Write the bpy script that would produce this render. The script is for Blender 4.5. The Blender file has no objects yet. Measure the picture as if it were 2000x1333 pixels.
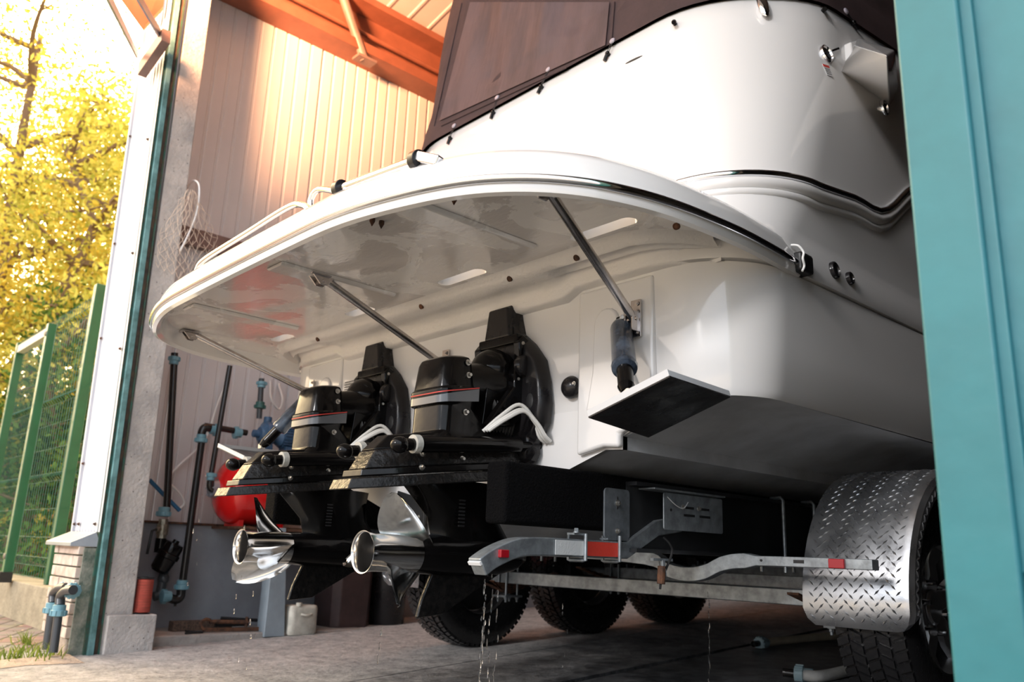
import bpy, math, random
from mathutils import Vector, Matrix
from mathutils.bvhtree import BVHTree
random.seed(7)
SC = bpy.context.scene
COL = SC.collection
V = Vector
PI = math.pi

# ------------------------------------------------------------------ camera
FPX = 1620.0
PITCH, ROLL, YAW = math.radians(14.4), math.radians(2.2), math.radians(47.9)
EYE = V((0, 0, .5))
_f = V((-math.sin(YAW)*math.cos(PITCH), math.cos(YAW)*math.cos(PITCH), math.sin(PITCH)))
_r0 = V((math.cos(YAW), math.sin(YAW), 0)); _u0 = _r0.cross(_f)
_u = _u0*math.cos(ROLL) - _r0*math.sin(ROLL)
_r = _r0*math.cos(ROLL) + _u0*math.sin(ROLL)
cam = bpy.data.cameras.new('camera'); camo = bpy.data.objects.new('camera', cam); COL.objects.link(camo)
cam.sensor_width = 36; cam.lens = FPX/2000*36; cam.clip_start = .02; cam.clip_end = 400
camo.matrix_world = Matrix(((_r.x, _u.x, -_f.x, 0), (_r.y, _u.y, -_f.y, 0), (_r.z, _u.z, -_f.z, .5), (0, 0, 0, 1)))
cam.dof.use_dof = True; cam.dof.focus_distance = 2.5; cam.dof.aperture_fstop = 3.5
SC.camera = camo

def ray(px, py):
    return _f + _r*((px-1000)/FPX) - _u*((py-666.5)/FPX)
def at(px, py, X=None, Y=None, Z=None):
    """the point of a vertical / level plane of the place that is measured at this spot of the photograph"""
    d = ray(px, py)
    if X is not None: t = (X-EYE.x)/d.x
    elif Y is not None: t = (Y-EYE.y)/d.y
    else: t = (Z-EYE.z)/d.z
    return EYE + d*t
SL, SY = .04, 3.05
def fz(y): return SL*(y-SY)           # the floor falls gently towards the door
def atf(px, py, dz=0):
    d = ray(px, py); t = (SL*(EYE.y-SY)+dz-EYE.z)/(d.z-SL*d.y); return EYE + d*t

# ------------------------------------------------------------------ light
def sky():
    w = bpy.data.worlds.new('world'); SC.world = w; w.use_nodes = True
    N, L = w.node_tree.nodes, w.node_tree.links; N.clear()
    out = N.new('ShaderNodeOutputWorld'); bg = N.new('ShaderNodeBackground')
    tc = N.new('ShaderNodeTexCoord')
    dot = N.new('ShaderNodeVectorMath'); dot.operation = 'DOT_PRODUCT'
    g = ray(90, -40).normalized(); dot.inputs[1].default_value = g
    nrm = N.new('ShaderNodeVectorMath'); nrm.operation = 'NORMALIZE'
    L.new(tc.outputs['Generated'], nrm.inputs[0]); L.new(nrm.outputs[0], dot.inputs[0])
    r1 = N.new('ShaderNodeValToRGB')
    cr = r1.color_ramp
    cr.elements[0].position = 0.0; cr.elements[0].color = (.74, .82, .92, 1)
    cr.elements[1].position = 1.0; cr.elements[1].color = (10, 7.4, 4.0, 1)
    e = cr.elements.new(.45); e.color = (.84, .87, .93, 1)
    e = cr.elements.new(.82); e.color = (1.25, 1.0, .78, 1)
    e = cr.elements.new(.93); e.color = (3.8, 2.9, 1.7, 1)
    mp = N.new('ShaderNodeMapRange'); mp.inputs['From Min'].default_value = -.6; mp.inputs['From Max'].default_value = 1
    L.new(dot.outputs['Value'], mp.inputs['Value']); L.new(mp.outputs[0], r1.inputs[0])
    # a band of hazy woods and roofs lies along the horizon, darker than the open sky
    sz = N.new('ShaderNodeSeparateXYZ'); L.new(nrm.outputs[0], sz.inputs[0])
    hz = N.new('ShaderNodeMapRange'); hz.interpolation_type = 'SMOOTHSTEP'
    hz.inputs['From Min'].default_value = .06; hz.inputs['From Max'].default_value = .22; hz.inputs['To Min'].default_value = .38; hz.inputs['To Max'].default_value = 1.08
    L.new(sz.outputs['Z'], hz.inputs['Value'])
    sc_ = N.new('ShaderNodeVectorMath'); sc_.operation = 'SCALE'; L.new(r1.outputs[0], sc_.inputs[0]); L.new(hz.outputs[0], sc_.inputs['Scale'])
    L.new(sc_.outputs[0], bg.inputs['Color']); bg.inputs['Strength'].default_value = 1.7
    L.new(bg.outputs[0], out.inputs['Surface'])
sky()
def sun(name, to_sun, strength, color, angle):
    l = bpy.data.lights.new(name, 'SUN'); l.energy = strength; l.color = color; l.angle = math.radians(angle)
    o = bpy.data.objects.new(name, l); COL.objects.link(o)
    o.rotation_euler = V(to_sun).to_track_quat('Z', 'Y').to_euler(); return o
sun('sun', (.12, -.93, .36), 1.15, (1.0, .96, .93), 8.0)
def area(name, loc, target, size, power, color):
    l = bpy.data.lights.new(name, 'AREA'); l.shape = 'DISK'; l.size = size; l.energy = power; l.color = color; l.spread = math.radians(75)
    o = bpy.data.objects.new(name, l); COL.objects.link(o); o.location = loc
    o.rotation_euler = (V(loc)-V(target)).to_track_quat('Z', 'Y').to_euler(); return o
area('warm_fill_light', (-3.5, .2, 3.7), (-5.0, 2.3, 4.5), .5, 125, (1.0, .44, .20))  # added fill light with no real fixture, warms the left wall and eave beam
SC.view_settings.view_transform = 'Standard'
SC.view_settings.look = 'None'
SC.view_settings.gamma = 1
SC.view_settings.use_curve_mapping = False
SC.view_settings.exposure = .48

# ------------------------------------------------------------------ materials
def mat(name, col, rough=.5, metal=0., var=.0, vscale=6., bump=.0, bscale=40., coat=0., rvar=0., col2=None, detail=6, spec=.5, stretch=None):
    m = bpy.data.materials.new(name); m.use_nodes = True
    N, L = m.node_tree.nodes, m.node_tree.links
    b = N['Principled BSDF']
    b.inputs['Base Color'].default_value = (*col, 1); b.inputs['Roughness'].default_value = rough
    b.inputs['Metallic'].default_value = metal; b.inputs['Coat Weight'].default_value = coat
    b.inputs['Specular IOR Level'].default_value = spec
    tc = N.new('ShaderNodeTexCoord'); src = tc.outputs['Object']
    if stretch:
        mpg = N.new('ShaderNodeMapping'); mpg.inputs['Scale'].default_value = stretch
        L.new(src, mpg.inputs[0]); src = mpg.outputs[0]
    if var or col2 or rvar:
        n = N.new('ShaderNodeTexNoise'); n.inputs['Scale'].default_value = vscale; n.inputs['Detail'].default_value = detail
        n.inputs['Roughness'].default_value = .62
        L.new(src, n.inputs['Vector'])
        if var or col2:
            r = N.new('ShaderNodeValToRGB'); c2 = col2 or tuple(c*(1-var) for c in col)
            r.color_ramp.elements[0].position = .36; r.color_ramp.elements[0].color = (*c2, 1)
            r.color_ramp.elements[1].position = .62; r.color_ramp.elements[1].color = (*col, 1)
            L.new(n.outputs['Fac'], r.inputs[0]); L.new(r.outputs[0], b.inputs['Base Color'])
        if rvar:
            mr = N.new('ShaderNodeMapRange'); mr.inputs['From Min'].default_value = .35; mr.inputs['From Max'].default_value = .65
            mr.inputs['To Min'].default_value = max(0.02, rough-rvar); mr.inputs['To Max'].default_value = min(1, rough+rvar)
            L.new(n.outputs['Fac'], mr.inputs[0]); L.new(mr.outputs[0], b.inputs['Roughness'])
    if bump:
        n2 = N.new('ShaderNodeTexNoise'); n2.inputs['Scale'].default_value = bscale; n2.inputs['Detail'].default_value = 5
        L.new(src, n2.inputs['Vector'])
        bp = N.new('ShaderNodeBump'); bp.inputs['Strength'].default_value = bump; bp.inputs['Distance'].default_value = .01
        L.new(n2.outputs['Fac'], bp.inputs['Height']); L.new(bp.outputs[0], b.inputs['Normal'])
    return m

GEL = mat('white_gelcoat', (.78, .77, .765), .12, coat=.6, bump=.012, bscale=5)
BOTTOM = mat('grey_bottom_paint', (.50, .52, .55), .42, var=.25, vscale=5, bump=.05, bscale=60)
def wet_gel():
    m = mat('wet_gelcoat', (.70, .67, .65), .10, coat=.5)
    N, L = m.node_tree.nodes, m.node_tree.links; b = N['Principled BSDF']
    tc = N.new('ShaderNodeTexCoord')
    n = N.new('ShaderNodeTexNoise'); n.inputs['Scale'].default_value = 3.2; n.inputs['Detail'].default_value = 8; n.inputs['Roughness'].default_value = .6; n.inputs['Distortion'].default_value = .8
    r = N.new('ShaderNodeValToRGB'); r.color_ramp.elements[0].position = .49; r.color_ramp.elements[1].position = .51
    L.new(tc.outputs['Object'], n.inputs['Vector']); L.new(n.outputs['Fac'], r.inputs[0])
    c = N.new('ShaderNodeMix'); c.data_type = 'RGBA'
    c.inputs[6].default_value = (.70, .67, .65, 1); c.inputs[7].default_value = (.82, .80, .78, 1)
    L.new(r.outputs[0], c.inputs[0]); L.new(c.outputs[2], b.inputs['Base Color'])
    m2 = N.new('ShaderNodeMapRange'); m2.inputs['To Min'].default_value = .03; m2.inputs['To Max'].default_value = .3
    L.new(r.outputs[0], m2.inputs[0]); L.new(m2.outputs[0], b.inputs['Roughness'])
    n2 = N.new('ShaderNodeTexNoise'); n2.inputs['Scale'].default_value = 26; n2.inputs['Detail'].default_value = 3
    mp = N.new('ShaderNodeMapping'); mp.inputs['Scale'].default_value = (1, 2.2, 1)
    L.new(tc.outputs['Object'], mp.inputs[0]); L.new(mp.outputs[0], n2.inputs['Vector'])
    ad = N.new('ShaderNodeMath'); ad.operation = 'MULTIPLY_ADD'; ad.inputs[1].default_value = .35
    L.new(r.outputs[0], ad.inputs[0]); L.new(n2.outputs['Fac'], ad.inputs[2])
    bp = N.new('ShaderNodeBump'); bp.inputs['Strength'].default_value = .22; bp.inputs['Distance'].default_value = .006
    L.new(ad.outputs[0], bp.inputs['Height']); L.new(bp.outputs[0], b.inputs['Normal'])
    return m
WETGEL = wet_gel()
GELROUGH = mat('rough_laid_gelcoat', (.77, .75, .735), .3, bump=.35, bscale=70, coat=.3)
CHROME = mat('polished_stainless', (.80, .80, .82), .08, 1.)
STEEL = mat('brushed_stainless', (.62, .58, .56), .24, 1., var=.2, vscale=30)
GALV = mat('galvanised_steel', (.42, .46, .49), .48, .75, var=.4, vscale=22, bump=.08, bscale=60)
GALVD = mat('dull_galvanised_steel', (.27, .30, .33), .5, .6, var=.45, vscale=14, bump=.1)
BLK = mat('gloss_black_paint', (.004, .0035, .0035), .16, coat=.05, spec=.22, rvar=.10, vscale=14, bump=.05, bscale=30)
BLKS = mat('satin_black_paint', (.011, .010, .011), .3, rvar=.14, vscale=9, bump=.08, bscale=50, coat=.1, spec=.35)
SCUFF = mat('scuffed_black_paint', (.004, .004, .004), .26, rvar=.15, vscale=40, col2=(.016, .014, .013), bump=.3, bscale=70, coat=.0, spec=.25)
RUB = mat('black_rubber', (.012, .012, .013), .55, rvar=.2, vscale=20, bump=.1)
RUBWET = mat('wet_black_rubber', (.010, .010, .011), .2, rvar=.1, vscale=30, bump=.3, bscale=50)
CARPET = mat('black_bunk_carpet', (.0025, .0025, .003), .95, bump=1., bscale=160, spec=.1)
BEAMB = mat('black_rail_paint', (.020, .021, .023), .38, var=.3, vscale=16)
RUST = mat('rusty_steel', (.17, .075, .04), .8, .2, col2=(.05, .03, .022), vscale=30, bump=.5)
REDL = mat('red_lens', (.35, .008, .015), .12, coat=.6)
REDT = mat('red_reflective_tape', (.85, .06, .035), .3, bump=.2, bscale=200)
WHT = mat('white_reflective_tape', (.70, .72, .72), .3, bump=.2, bscale=200)
PROP = mat('polished_propeller_steel', (.78, .77, .76), .13, 1., bump=.04, bscale=12)
CANVAS = mat('dark_canvas', (.050, .026, .028), .75, bump=.5, bscale=400, var=.25, vscale=8)
CANVASW = mat('woven_mesh_canvas', (.085, .056, .062), .6, bump=.25, bscale=9, var=.35, vscale=2.2, spec=.4, stretch=(4, 4, .6))
HOSEW = mat('white_hose', (.70, .69, .66), .35)
PIPEB = mat('black_polyethylene_pipe', (.018, .016, .015), .22, bump=.05)
COUP = mat('blue_grey_fitting', (.16, .33, .40), .42, bump=.1)
COUPG = mat('dark_green_fitting', (.03, .10, .09), .4)
PIPEG = mat('dark_grey_pipe', (.05, .055, .06), .3)
REDTANK = mat('red_tank_enamel', (.72, .012, .012), .22, coat=.5)
PUMPB = mat('blue_pump_paint', (.05, .12, .23), .4, var=.4, vscale=25, bump=.2)
BRASS = mat('dull_brass', (.33, .30, .24), .4, .8, var=.4, vscale=40)
TEAL = mat('teal_painted_steel', (.022, .165, .20), .42, var=.22, vscale=3, bump=.12, bscale=18, detail=8)
TEALD = mat('weathered_teal_trim', (.16, .33, .34), .5, col2=(.06, .15, .15), vscale=9)
DARKSEAL = mat('dark_rubber_seal', (.028, .020, .016), .6, col2=(.09, .055, .03), vscale=18)
CLAD = mat('white_cladding', (.60, .61, .66), .4, var=.06)
PANEL = mat('white_sandwich_panel', (.62, .60, .60), .5, var=.05, vscale=2)
DADO = mat('grey_painted_dado', (.30, .32, .35), .6, col2=(.24, .25, .28), vscale=4, bump=.1)
REDOX = mat('red_oxide_steel', (.24, .085, .05), .55, var=.2)
GIRT = mat('brown_girt_steel', (.23, .15, .13), .5, var=.3)
CONC = mat('column_concrete', (.50, .465, .44), .85, col2=(.36, .34, .33), vscale=7, bump=.5, bscale=60)
def pit_concrete():
    N, L = CONC.node_tree.nodes, CONC.node_tree.links
    b = N['Principled BSDF']; tc = N.new('ShaderNodeTexCoord')
    v = N.new('ShaderNodeTexVoronoi'); v.inputs['Scale'].default_value = 26; L.new(tc.outputs['Object'], v.inputs['Vector'])
    r = N.new('ShaderNodeValToRGB'); r.color_ramp.elements[0].position = .06; r.color_ramp.elements[0].color = (.25, .22, .2, 1)
    r.color_ramp.elements[1].position = .13; r.color_ramp.elements[1].color = (1, 1, 1, 1)
    L.new(v.outputs['Distance'], r.inputs[0])
    mx = N.new('ShaderNodeMix'); mx.data_type = 'RGBA'; mx.blend_type = 'MULTIPLY'; mx.inputs[0].default_value = .8
    src = b.inputs['Base Color'].links[0].from_socket
    L.new(src, mx.inputs[6]); L.new(r.outputs[0], mx.inputs[7]); L.new(mx.outputs[2], b.inputs['Base Color'])
pit_concrete()
WOOD = mat('old_timber', (.16, .10, .07), .8, col2=(.05, .035, .03), vscale=12, bump=.4, stretch=(1, 8, 8))
WHITEP = mat('white_plastic', (.62, .60, .53), .5, col2=(.40, .38, .33), vscale=14, bump=.1)
BROWNP = mat('brown_plastic', (.075, .045, .045), .45, var=.35, vscale=8, bump=.1)
GREENP = mat('green_fence_paint', (.008, .10, .042), .35, coat=.3, var=.2)
GREENW = mat('green_fence_wire', (.015, .10, .07), .4)
THREAD = mat('red_thread', (.72, .12, .08), .7, var=.3, vscale=8, bump=1., bscale=40, stretch=(1, 1, 30))
NETM = mat('pale_net_twine', (.62, .50, .40), .7)
ZINC = mat('zinc_sheet', (.36, .40, .45), .4, .6, var=.2)
BOLT = mat('zinc_bolt', (.62, .60, .56), .28, 1.)
WHITE = mat('plain_white_paint', (.80, .80, .80), .4)
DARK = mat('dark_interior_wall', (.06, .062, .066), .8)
PAPER = mat('printed_label_grey', (.62, .62, .62), .5)
INK = mat('label_ink', (.12, .12, .12), .6)
REDINK = mat('label_red_ink', (.55, .05, .04), .5)

# ------------------------------------------------------------------ mesh tools
def frame(n, up=V((0, 0, 1))):
    n = n.normalized()
    if abs(n.dot(up)) > .97: up = V((0, 1, 0))
    x = up.cross(n).normalized(); y = n.cross(x)
    return x, y, n
def spline(pts, n=8, closed=False):
    P_ = [V(p) for p in pts]; out = []
    m = len(P_)
    for i in range(m if closed else m-1):
        if closed: p0, p1, p2, p3 = P_[(i-1) % m], P_[i], P_[(i+1) % m], P_[(i+2) % m]
        else: p0, p1, p2, p3 = P_[max(i-1, 0)], P_[i], P_[i+1], P_[min(i+2, m-1)]
        for k in range(n):
            t = k/n
            out.append(.5*((2*p1)+(p2-p0)*t+(2*p0-5*p1+4*p2-p3)*t*t+(3*p1-p0-3*p2+p3)*t**3))
    if not closed: out.append(P_[-1])
    return out

class MB:
    def __init__(s): s.v = []; s.f = []; s.m = []
    def lean(s, k=-.02, z0=.55):
        for p in s.v: p.y += k*(p.z-z0)
        return s
    def mark(s): s.m.append((len(s.v), len(s.f))); return s
    def each(s, name, m, parent=None, **kw):
        """every marked piece as an object of its own"""
        ms = sorted(set([(0, 0)]+s.m)); ms.append((len(s.v), len(s.f))); out = []
        for (a, c), (b, d) in zip(ms, ms[1:]):
            if b <= a: continue
            k = MB(); k.v = s.v[a:b]; k.f = [tuple(i-a for i in f) for f in s.f[c:d]]
            out.append(k.build(name, m, parent, **kw))
        return out
    def add(s, vs, fs):
        b = len(s.v); s.v += [V(p) for p in vs]; s.f += [tuple(i+b for i in f) for f in fs]; return s
    def box(s, c, size, rot=None):
        c = V(c); hx, hy, hz = [a/2 for a in size]
        vs = [V((x, y, z)) for x in (-hx, hx) for y in (-hy, hy) for z in (-hz, hz)]
        if rot is not None: vs = [rot @ p for p in vs]
        return s.add([p+c for p in vs], [(0, 1, 3, 2), (4, 6, 7, 5), (0, 4, 5, 1), (2, 3, 7, 6), (0, 2, 6, 4), (1, 5, 7, 3)])
    def span(s, a, b):
        return s.box([(a[i]+b[i])/2 for i in range(3)], [abs(b[i]-a[i]) for i in range(3)])
    def bar(s, a, b, w, h, up=V((0, 0, 1))):
        a, b = V(a), V(b); x, y, n = frame(b-a, up)
        vs = []
        for p in (a, b):
            for sx, sy in ((-1, -1), (1, -1), (1, 1), (-1, 1)): vs.append(p+x*(sx*w/2)+y*(sy*h/2))
        return s.add(vs, [(3, 2, 1, 0), (4, 5, 6, 7)]+[(i, (i+1) % 4, 4+(i+1) % 4, 4+i) for i in range(4)])
    def rings(s, rings, closed=True, cap=True):
        n = len(rings[0]); vs = [p for r in rings for p in r]; fs = []
        for i in range(len(rings)-1):
            for k in range(n if closed else n-1):
                a = i*n+k; b = i*n+(k+1) % n; fs.append((a, b, b+n, a+n))
        if cap and closed:
            fs.append(tuple(reversed(range(n)))); fs.append(tuple(range((len(rings)-1)*n, len(rings)*n)))
        return s.add(vs, fs)
    def tube(s, pts, r, n=10, cap=True, flat=1.0, closed=False):
        pts = [V(p) for p in pts]; m = len(pts); rings = []; px = None
        for i, p in enumerate(pts):
            if closed: t = pts[(i+1) % m]-pts[i-1]
            else: t = pts[min(i+1, m-1)]-pts[max(i-1, 0)]
            t = t.normalized()
            if px is None: x, y, _ = frame(t)
            else:
                x = (px-t*px.dot(t)).normalized(); y = t.cross(x)
            px = x
            rr = r[i] if isinstance(r, (list, tuple)) else r
            rings.append([p+x*(math.cos(2*PI*k/n)*rr)+y*(math.sin(2*PI*k/n)*rr*flat) for k in range(n)])
        if closed: rings.append(rings[0]); return s.rings(rings, cap=False)
        return s.rings(rings, cap=cap)
    def cyl(s, a, b, r, r2=None, n=16): return s.tube([a, b], [r, r if r2 is None else r2], n)
    def lathe(s, prof, o, axis, n=24, cap=True, a0=0, a1=2*PI):
        x, y, z = frame(V(axis)); o = V(o)
        full = abs(a1-a0-2*PI) < 1e-6
        rings = []
        for r, h in prof:
            rings.append([o+z*h+(x*math.cos(a0+(a1-a0)*k/(n if full else n-1))+y*math.sin(a0+(a1-a0)*k/(n if full else n-1)))*r for k in range(n)])
        return s.rings(rings, closed=full, cap=cap)
    def ell(s, c, rad, n=16, m=10, rot=None):
        rings = []
        for i in range(m+1):
            a = PI*(i+.0001)/(m+.0002); ring = []
            for k in range(n):
                p = V((rad[0]*math.sin(a)*math.cos(2*PI*k/n), rad[1]*math.sin(a)*math.sin(2*PI*k/n), -rad[2]*math.cos(a)))
                if rot is not None: p = rot @ p
                ring.append(p+V(c))
            rings.append(ring)
        return s.rings(rings)
    def prism(s, poly, fn, a, b):
        """poly of 2D points, fn(u, v, w) -> point, between w=a and w=b"""
        n = len(poly)
        vs = [fn(u, v, a) for u, v in poly]+[fn(u, v, b) for u, v in poly]
        return s.add(vs, [tuple(reversed(range(n))), tuple(range(n, 2*n))]+[(i, (i+1) % n, n+(i+1) % n, n+i) for i in range(n)])
    def hexbolt(s, p, n, r=.008, h=.006):
        p, n = V(p), V(n).normalized(); s.mark()
        s.lathe([(r*1.5, 0), (r*1.5, h*.3)], p, n, 12); s.lathe([(r, h*.3), (r, h*1.2), (r*.8, h*1.4)], p, n, 6)
        return s
    def build(s, name, m, parent=None, bevel=0, segs=2, angle=35, smooth=True, sub=0, fixn=True):
        import bmesh
        wo = WLOC[parent.name] if parent is not None else V((0, 0, 0))
        loc = V((0, 0, 0))
        if parent is None:
            xs = [p.x for p in s.v]; ys = [p.y for p in s.v]; zs = [p.z for p in s.v]
            loc = V(((min(xs)+max(xs))/2, (min(ys)+max(ys))/2, min(zs)))
        me = bpy.data.meshes.new(name)
        me.from_pydata([p-wo-loc for p in s.v], [], s.f)
        if fixn:
            bm = bmesh.new(); bm.from_mesh(me); bmesh.ops.remove_doubles(bm, verts=bm.verts, dist=1e-5)
            bmesh.ops.recalc_face_normals(bm, faces=bm.faces); bm.to_mesh(me); bm.free()
        me.materials.append(m)
        o = bpy.data.objects.new(name, me); COL.objects.link(o); o.location = loc
        if smooth:
            me.shade_smooth(); me.set_sharp_from_angle(angle=math.radians(angle))
        if bevel:
            md = o.modifiers.new('bevel', 'BEVEL'); md.width = bevel; md.segments = segs; md.limit_method = 'ANGLE'; md.angle_limit = math.radians(38)
            md.harden_normals = True
        if sub:
            md = o.modifiers.new('sub', 'SUBSURF'); md.levels = sub; md.render_levels = sub
        if parent is not None: o.parent = parent
        WLOC[o.name] = wo+loc
        return o
WLOC = {}
def tag(o, label, cat, group=None, kind=None):
    if label: o['label'] = label
    if cat: o['category'] = cat
    if group: o['group'] = group
    if kind: o['kind'] = kind
    return o
def thing(name, label, cat, loc, group=None):
    o = bpy.data.objects.new(name, None); COL.objects.link(o); o.location = loc; o.empty_display_size = .1
    WLOC[o.name] = V(loc)
    return tag(o, label, cat, group)
def struct(o, label=None):
    o['kind'] = 'structure'
    if label: o['label'] = label
    return o
def lab(o, l): o['label'] = l; return o
def copy_tree(o, off, parent=None):
    c = o.copy(); COL.objects.link(c)
    c.parent = parent
    c.location = o.location+V(off)
    for ch in [k for k in bpy.data.objects if k.parent == o]: copy_tree(ch, (0, 0, 0), c)
    return c

# ------------------------------------------------------------------ setting: ground, floor, walls
def floor_mat():
    m = bpy.data.materials.new('wet_concrete_floor'); m.use_nodes = True
    N, L = m.node_tree.nodes, m.node_tree.links; b = N['Principled BSDF']
    g = N.new('ShaderNodeNewGeometry'); sp = N.new('ShaderNodeSeparateXYZ'); L.new(g.outputs['Position'], sp.inputs[0])
    n = N.new('ShaderNodeTexNoise'); n.inputs['Scale'].default_value = 1.6; n.inputs['Detail'].default_value = 9; n.inputs['Roughness'].default_value = .7
    L.new(g.outputs['Position'], n.inputs['Vector'])
    # the slab is wet from beneath the hull to the starboard side, dry by the left wall
    ad = N.new('ShaderNodeMath'); ad.operation = 'MULTIPLY_ADD'; ad.inputs[1].default_value = 3.0
    L.new(n.outputs['Fac'], ad.inputs[0]); L.new(sp.outputs['X'], ad.inputs[2])
    mr = N.new('ShaderNodeMapRange'); mr.inputs['From Min'].default_value = -2.3; mr.inputs['From Max'].default_value = -.9; mr.interpolation_type = 'SMOOTHSTEP'
    L.new(ad.outputs[0], mr.inputs[0])
    n2 = N.new('ShaderNodeTexNoise'); n2.inputs['Scale'].default_value = 11; n2.inputs['Detail'].default_value = 10; n2.inputs['Roughness'].default_value = .75
    L.new(g.outputs['Position'], n2.inputs['Vector'])
    dry = N.new('ShaderNodeValToRGB'); dry.color_ramp.elements[0].position = .35; dry.color_ramp.elements[0].color = (.30, .295, .295, 1)
    dry.color_ramp.elements[1].position = .65; dry.color_ramp.elements[1].color = (.60, .58, .565, 1); L.new(n2.outputs['Fac'], dry.inputs[0])
    wet = N.new('ShaderNodeValToRGB'); wet.color_ramp.elements[0].position = .38; wet.color_ramp.elements[0].color = (.018, .019, .022, 1)
    wet.color_ramp.elements[1].position = .66; wet.color_ramp.elements[1].color = (.17, .178, .19, 1); L.new(n2.outputs['Fac'], wet.inputs[0])
    n3 = N.new('ShaderNodeTexNoise'); n3.inputs['Scale'].default_value = 75; n3.inputs['Detail'].default_value = 6; n3.inputs['Roughness'].default_value = .8
    m3 = N.new('ShaderNodeMapping'); m3.inputs['Rotation'].default_value = (0, 0, .12); m3.inputs['Scale'].default_value = (1, .45, 1)
    L.new(g.outputs['Position'], m3.inputs[0]); L.new(m3.outputs[0], n3.inputs['Vector'])
    pit = N.new('ShaderNodeValToRGB'); pit.color_ramp.elements[0].position = .36; pit.color_ramp.elements[0].color = (.25, .25, .26, 1)
    pit.color_ramp.elements[1].position = .46; pit.color_ramp.elements[1].color = (1, 1, 1, 1); L.new(n3.outputs['Fac'], pit.inputs[0])
    mx = N.new('ShaderNodeMix'); mx.data_type = 'RGBA'; L.new(mr.outputs[0], mx.inputs[0]); L.new(dry.outputs[0], mx.inputs[6]); L.new(wet.outputs[0], mx.inputs[7])
    mu = N.new('ShaderNodeMix'); mu.data_type = 'RGBA'; mu.blend_type = 'MULTIPLY'; mu.inputs[0].default_value = 1
    L.new(mx.outputs[2], mu.inputs[6]); L.new(pit.outputs[0], mu.inputs[7]); L.new(mu.outputs[2], b.inputs['Base Color'])
    r = N.new('ShaderNodeMapRange'); r.inputs['To Min'].default_value = .85; r.inputs['To Max'].default_value = .30; L.new(mr.outputs[0], r.inputs[0]); L.new(r.outputs[0], b.inputs['Roughness'])
    bp = N.new('ShaderNodeBump'); bp.inputs['Strength'].default_value = 1.0; bp.inputs['Distance'].default_value = .02
    L.new(n2.outputs['Fac'], bp.inputs['Height']); L.new(bp.outputs[0], b.inputs['Normal'])
    return m
FLOORM = floor_mat()
def J1(y): return -3.26-.136*(y-2.7)
def J2(y): return -2.59-.096*(y-2.7)
def slab(xa, xb, y0, y1):
    mb = MB(); n = 12; t = []; 
    for k in range(n+1):
        y = y0+(y1-y0)*k/n; a, b_ = xa(y), xb(y); z = fz(y)
        t.append([V((a, y, z-.12)), V((a, y, z)), V((b_, y, z)), V((b_, y, z-.12))])
    mb.rings(t); return mb
fl = slab(lambda y: -5.3, lambda y: J1(y)-.006, -2.5, 13)
fl.add(*(lambda q: (q.v, q.f))(slab(lambda y: J1(y)+.006, lambda y: J2(y)-.012, -2.5, 13)))
ub = MB(); ub.add([(-5.3, -2.5, fz(-2.5)-.11), (4, -2.5, fz(-2.5)-.11), (4, 13, fz(13)-.11), (-5.3, 13, fz(13)-.11)], [(0, 1, 2, 3)])  # dark sheet added under the slabs so the joints read dark
struct(ub.build('floor_base', RUB), 'dark base sheet below the joints between the floor slabs')
fl.add(*(lambda q: (q.v, q.f))(slab(lambda y: J2(y)+.04, lambda y: 4.0, -2.5, 13)))
struct(fl.build('floor', FLOORM, smooth=False), 'stained concrete boathouse floor, wet and dark under the boat')

def ground_mat():
    m = bpy.data.materials.new('block_paving'); m.use_nodes = True
    N, L = m.node_tree.nodes, m.node_tree.links; b = N['Principled BSDF']
    g = N.new('ShaderNodeNewGeometry')
    mp = N.new('ShaderNodeMapping'); mp.inputs['Rotation'].default_value = (0, 0, .5)
    L.new(g.outputs['Position'], mp.inputs[0])
    br = N.new('ShaderNodeTexBrick'); br.inputs['Scale'].default_value = 1; br.inputs['Brick Width'].default_value = .22; br.inputs['Row Height'].default_value = .12
    br.inputs['Mortar Size'].default_value = .008; br.inputs['Color1'].default_value = (.30, .17, .15, 1); br.inputs['Color2'].default_value = (.27, .25, .24, 1); br.inputs['Mortar'].default_value = (.07, .06, .045, 1)
    L.new(mp.outputs[0], br.inputs['Vector'])
    n = N.new('ShaderNodeTexNoise'); n.inputs['Scale'].default_value = 9; n.inputs['Detail'].default_value = 8; L.new(g.outputs['Position'], n.inputs['Vector'])
    mx = N.new('ShaderNodeMix'); mx.data_type = 'RGBA'; mx.blend_type = 'MULTIPLY'; mx.inputs[0].default_value = .55
    L.new(br.outputs['Color'], mx.inputs[6]); L.new(n.outputs['Color'], mx.inputs[7]); L.new(mx.outputs[2], b.inputs['Base Color'])
    b.inputs['Roughness'].default_value = .85
    bp = N.new('ShaderNodeBump'); bp.inputs['Strength'].default_value = .8; bp.inputs['Distance'].default_value = .01; bp.invert = True
    L.new(br.outputs['Fac'], bp.inputs['Height']); L.new(bp.outputs[0], b.inputs['Normal'])
    return m
g = MB(); g.add([(-14, -4, -.06), (-4.75, -4, -.26), (-4.75, 1.5, -.068), (-14, 2.2, .02)], [(0, 1, 2, 3)])
struct(g.build('paving', ground_mat(), smooth=False), 'mossy block paving outside left of the door')
SAND = mat('sandy_joint', (.46, .37, .30), .95, bump=.8, bscale=60, var=.3, vscale=20)
mb = MB(); rr = []
for k in range(18):
    y = -2.4+k*.22
    rr.append([V((-4.72+.07*math.sin(k*1.7), y, fz(y)+.002)), V((-4.62, y, fz(y)+.014)), V((-4.42+.05*math.sin(k*2.3), y, fz(y)+.002))])
mb.rings(rr, closed=False)
tag(mb.build('sand_drift', SAND), 'strip of sand blown along the edge of the concrete', 'sand', kind='stuff')
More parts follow.
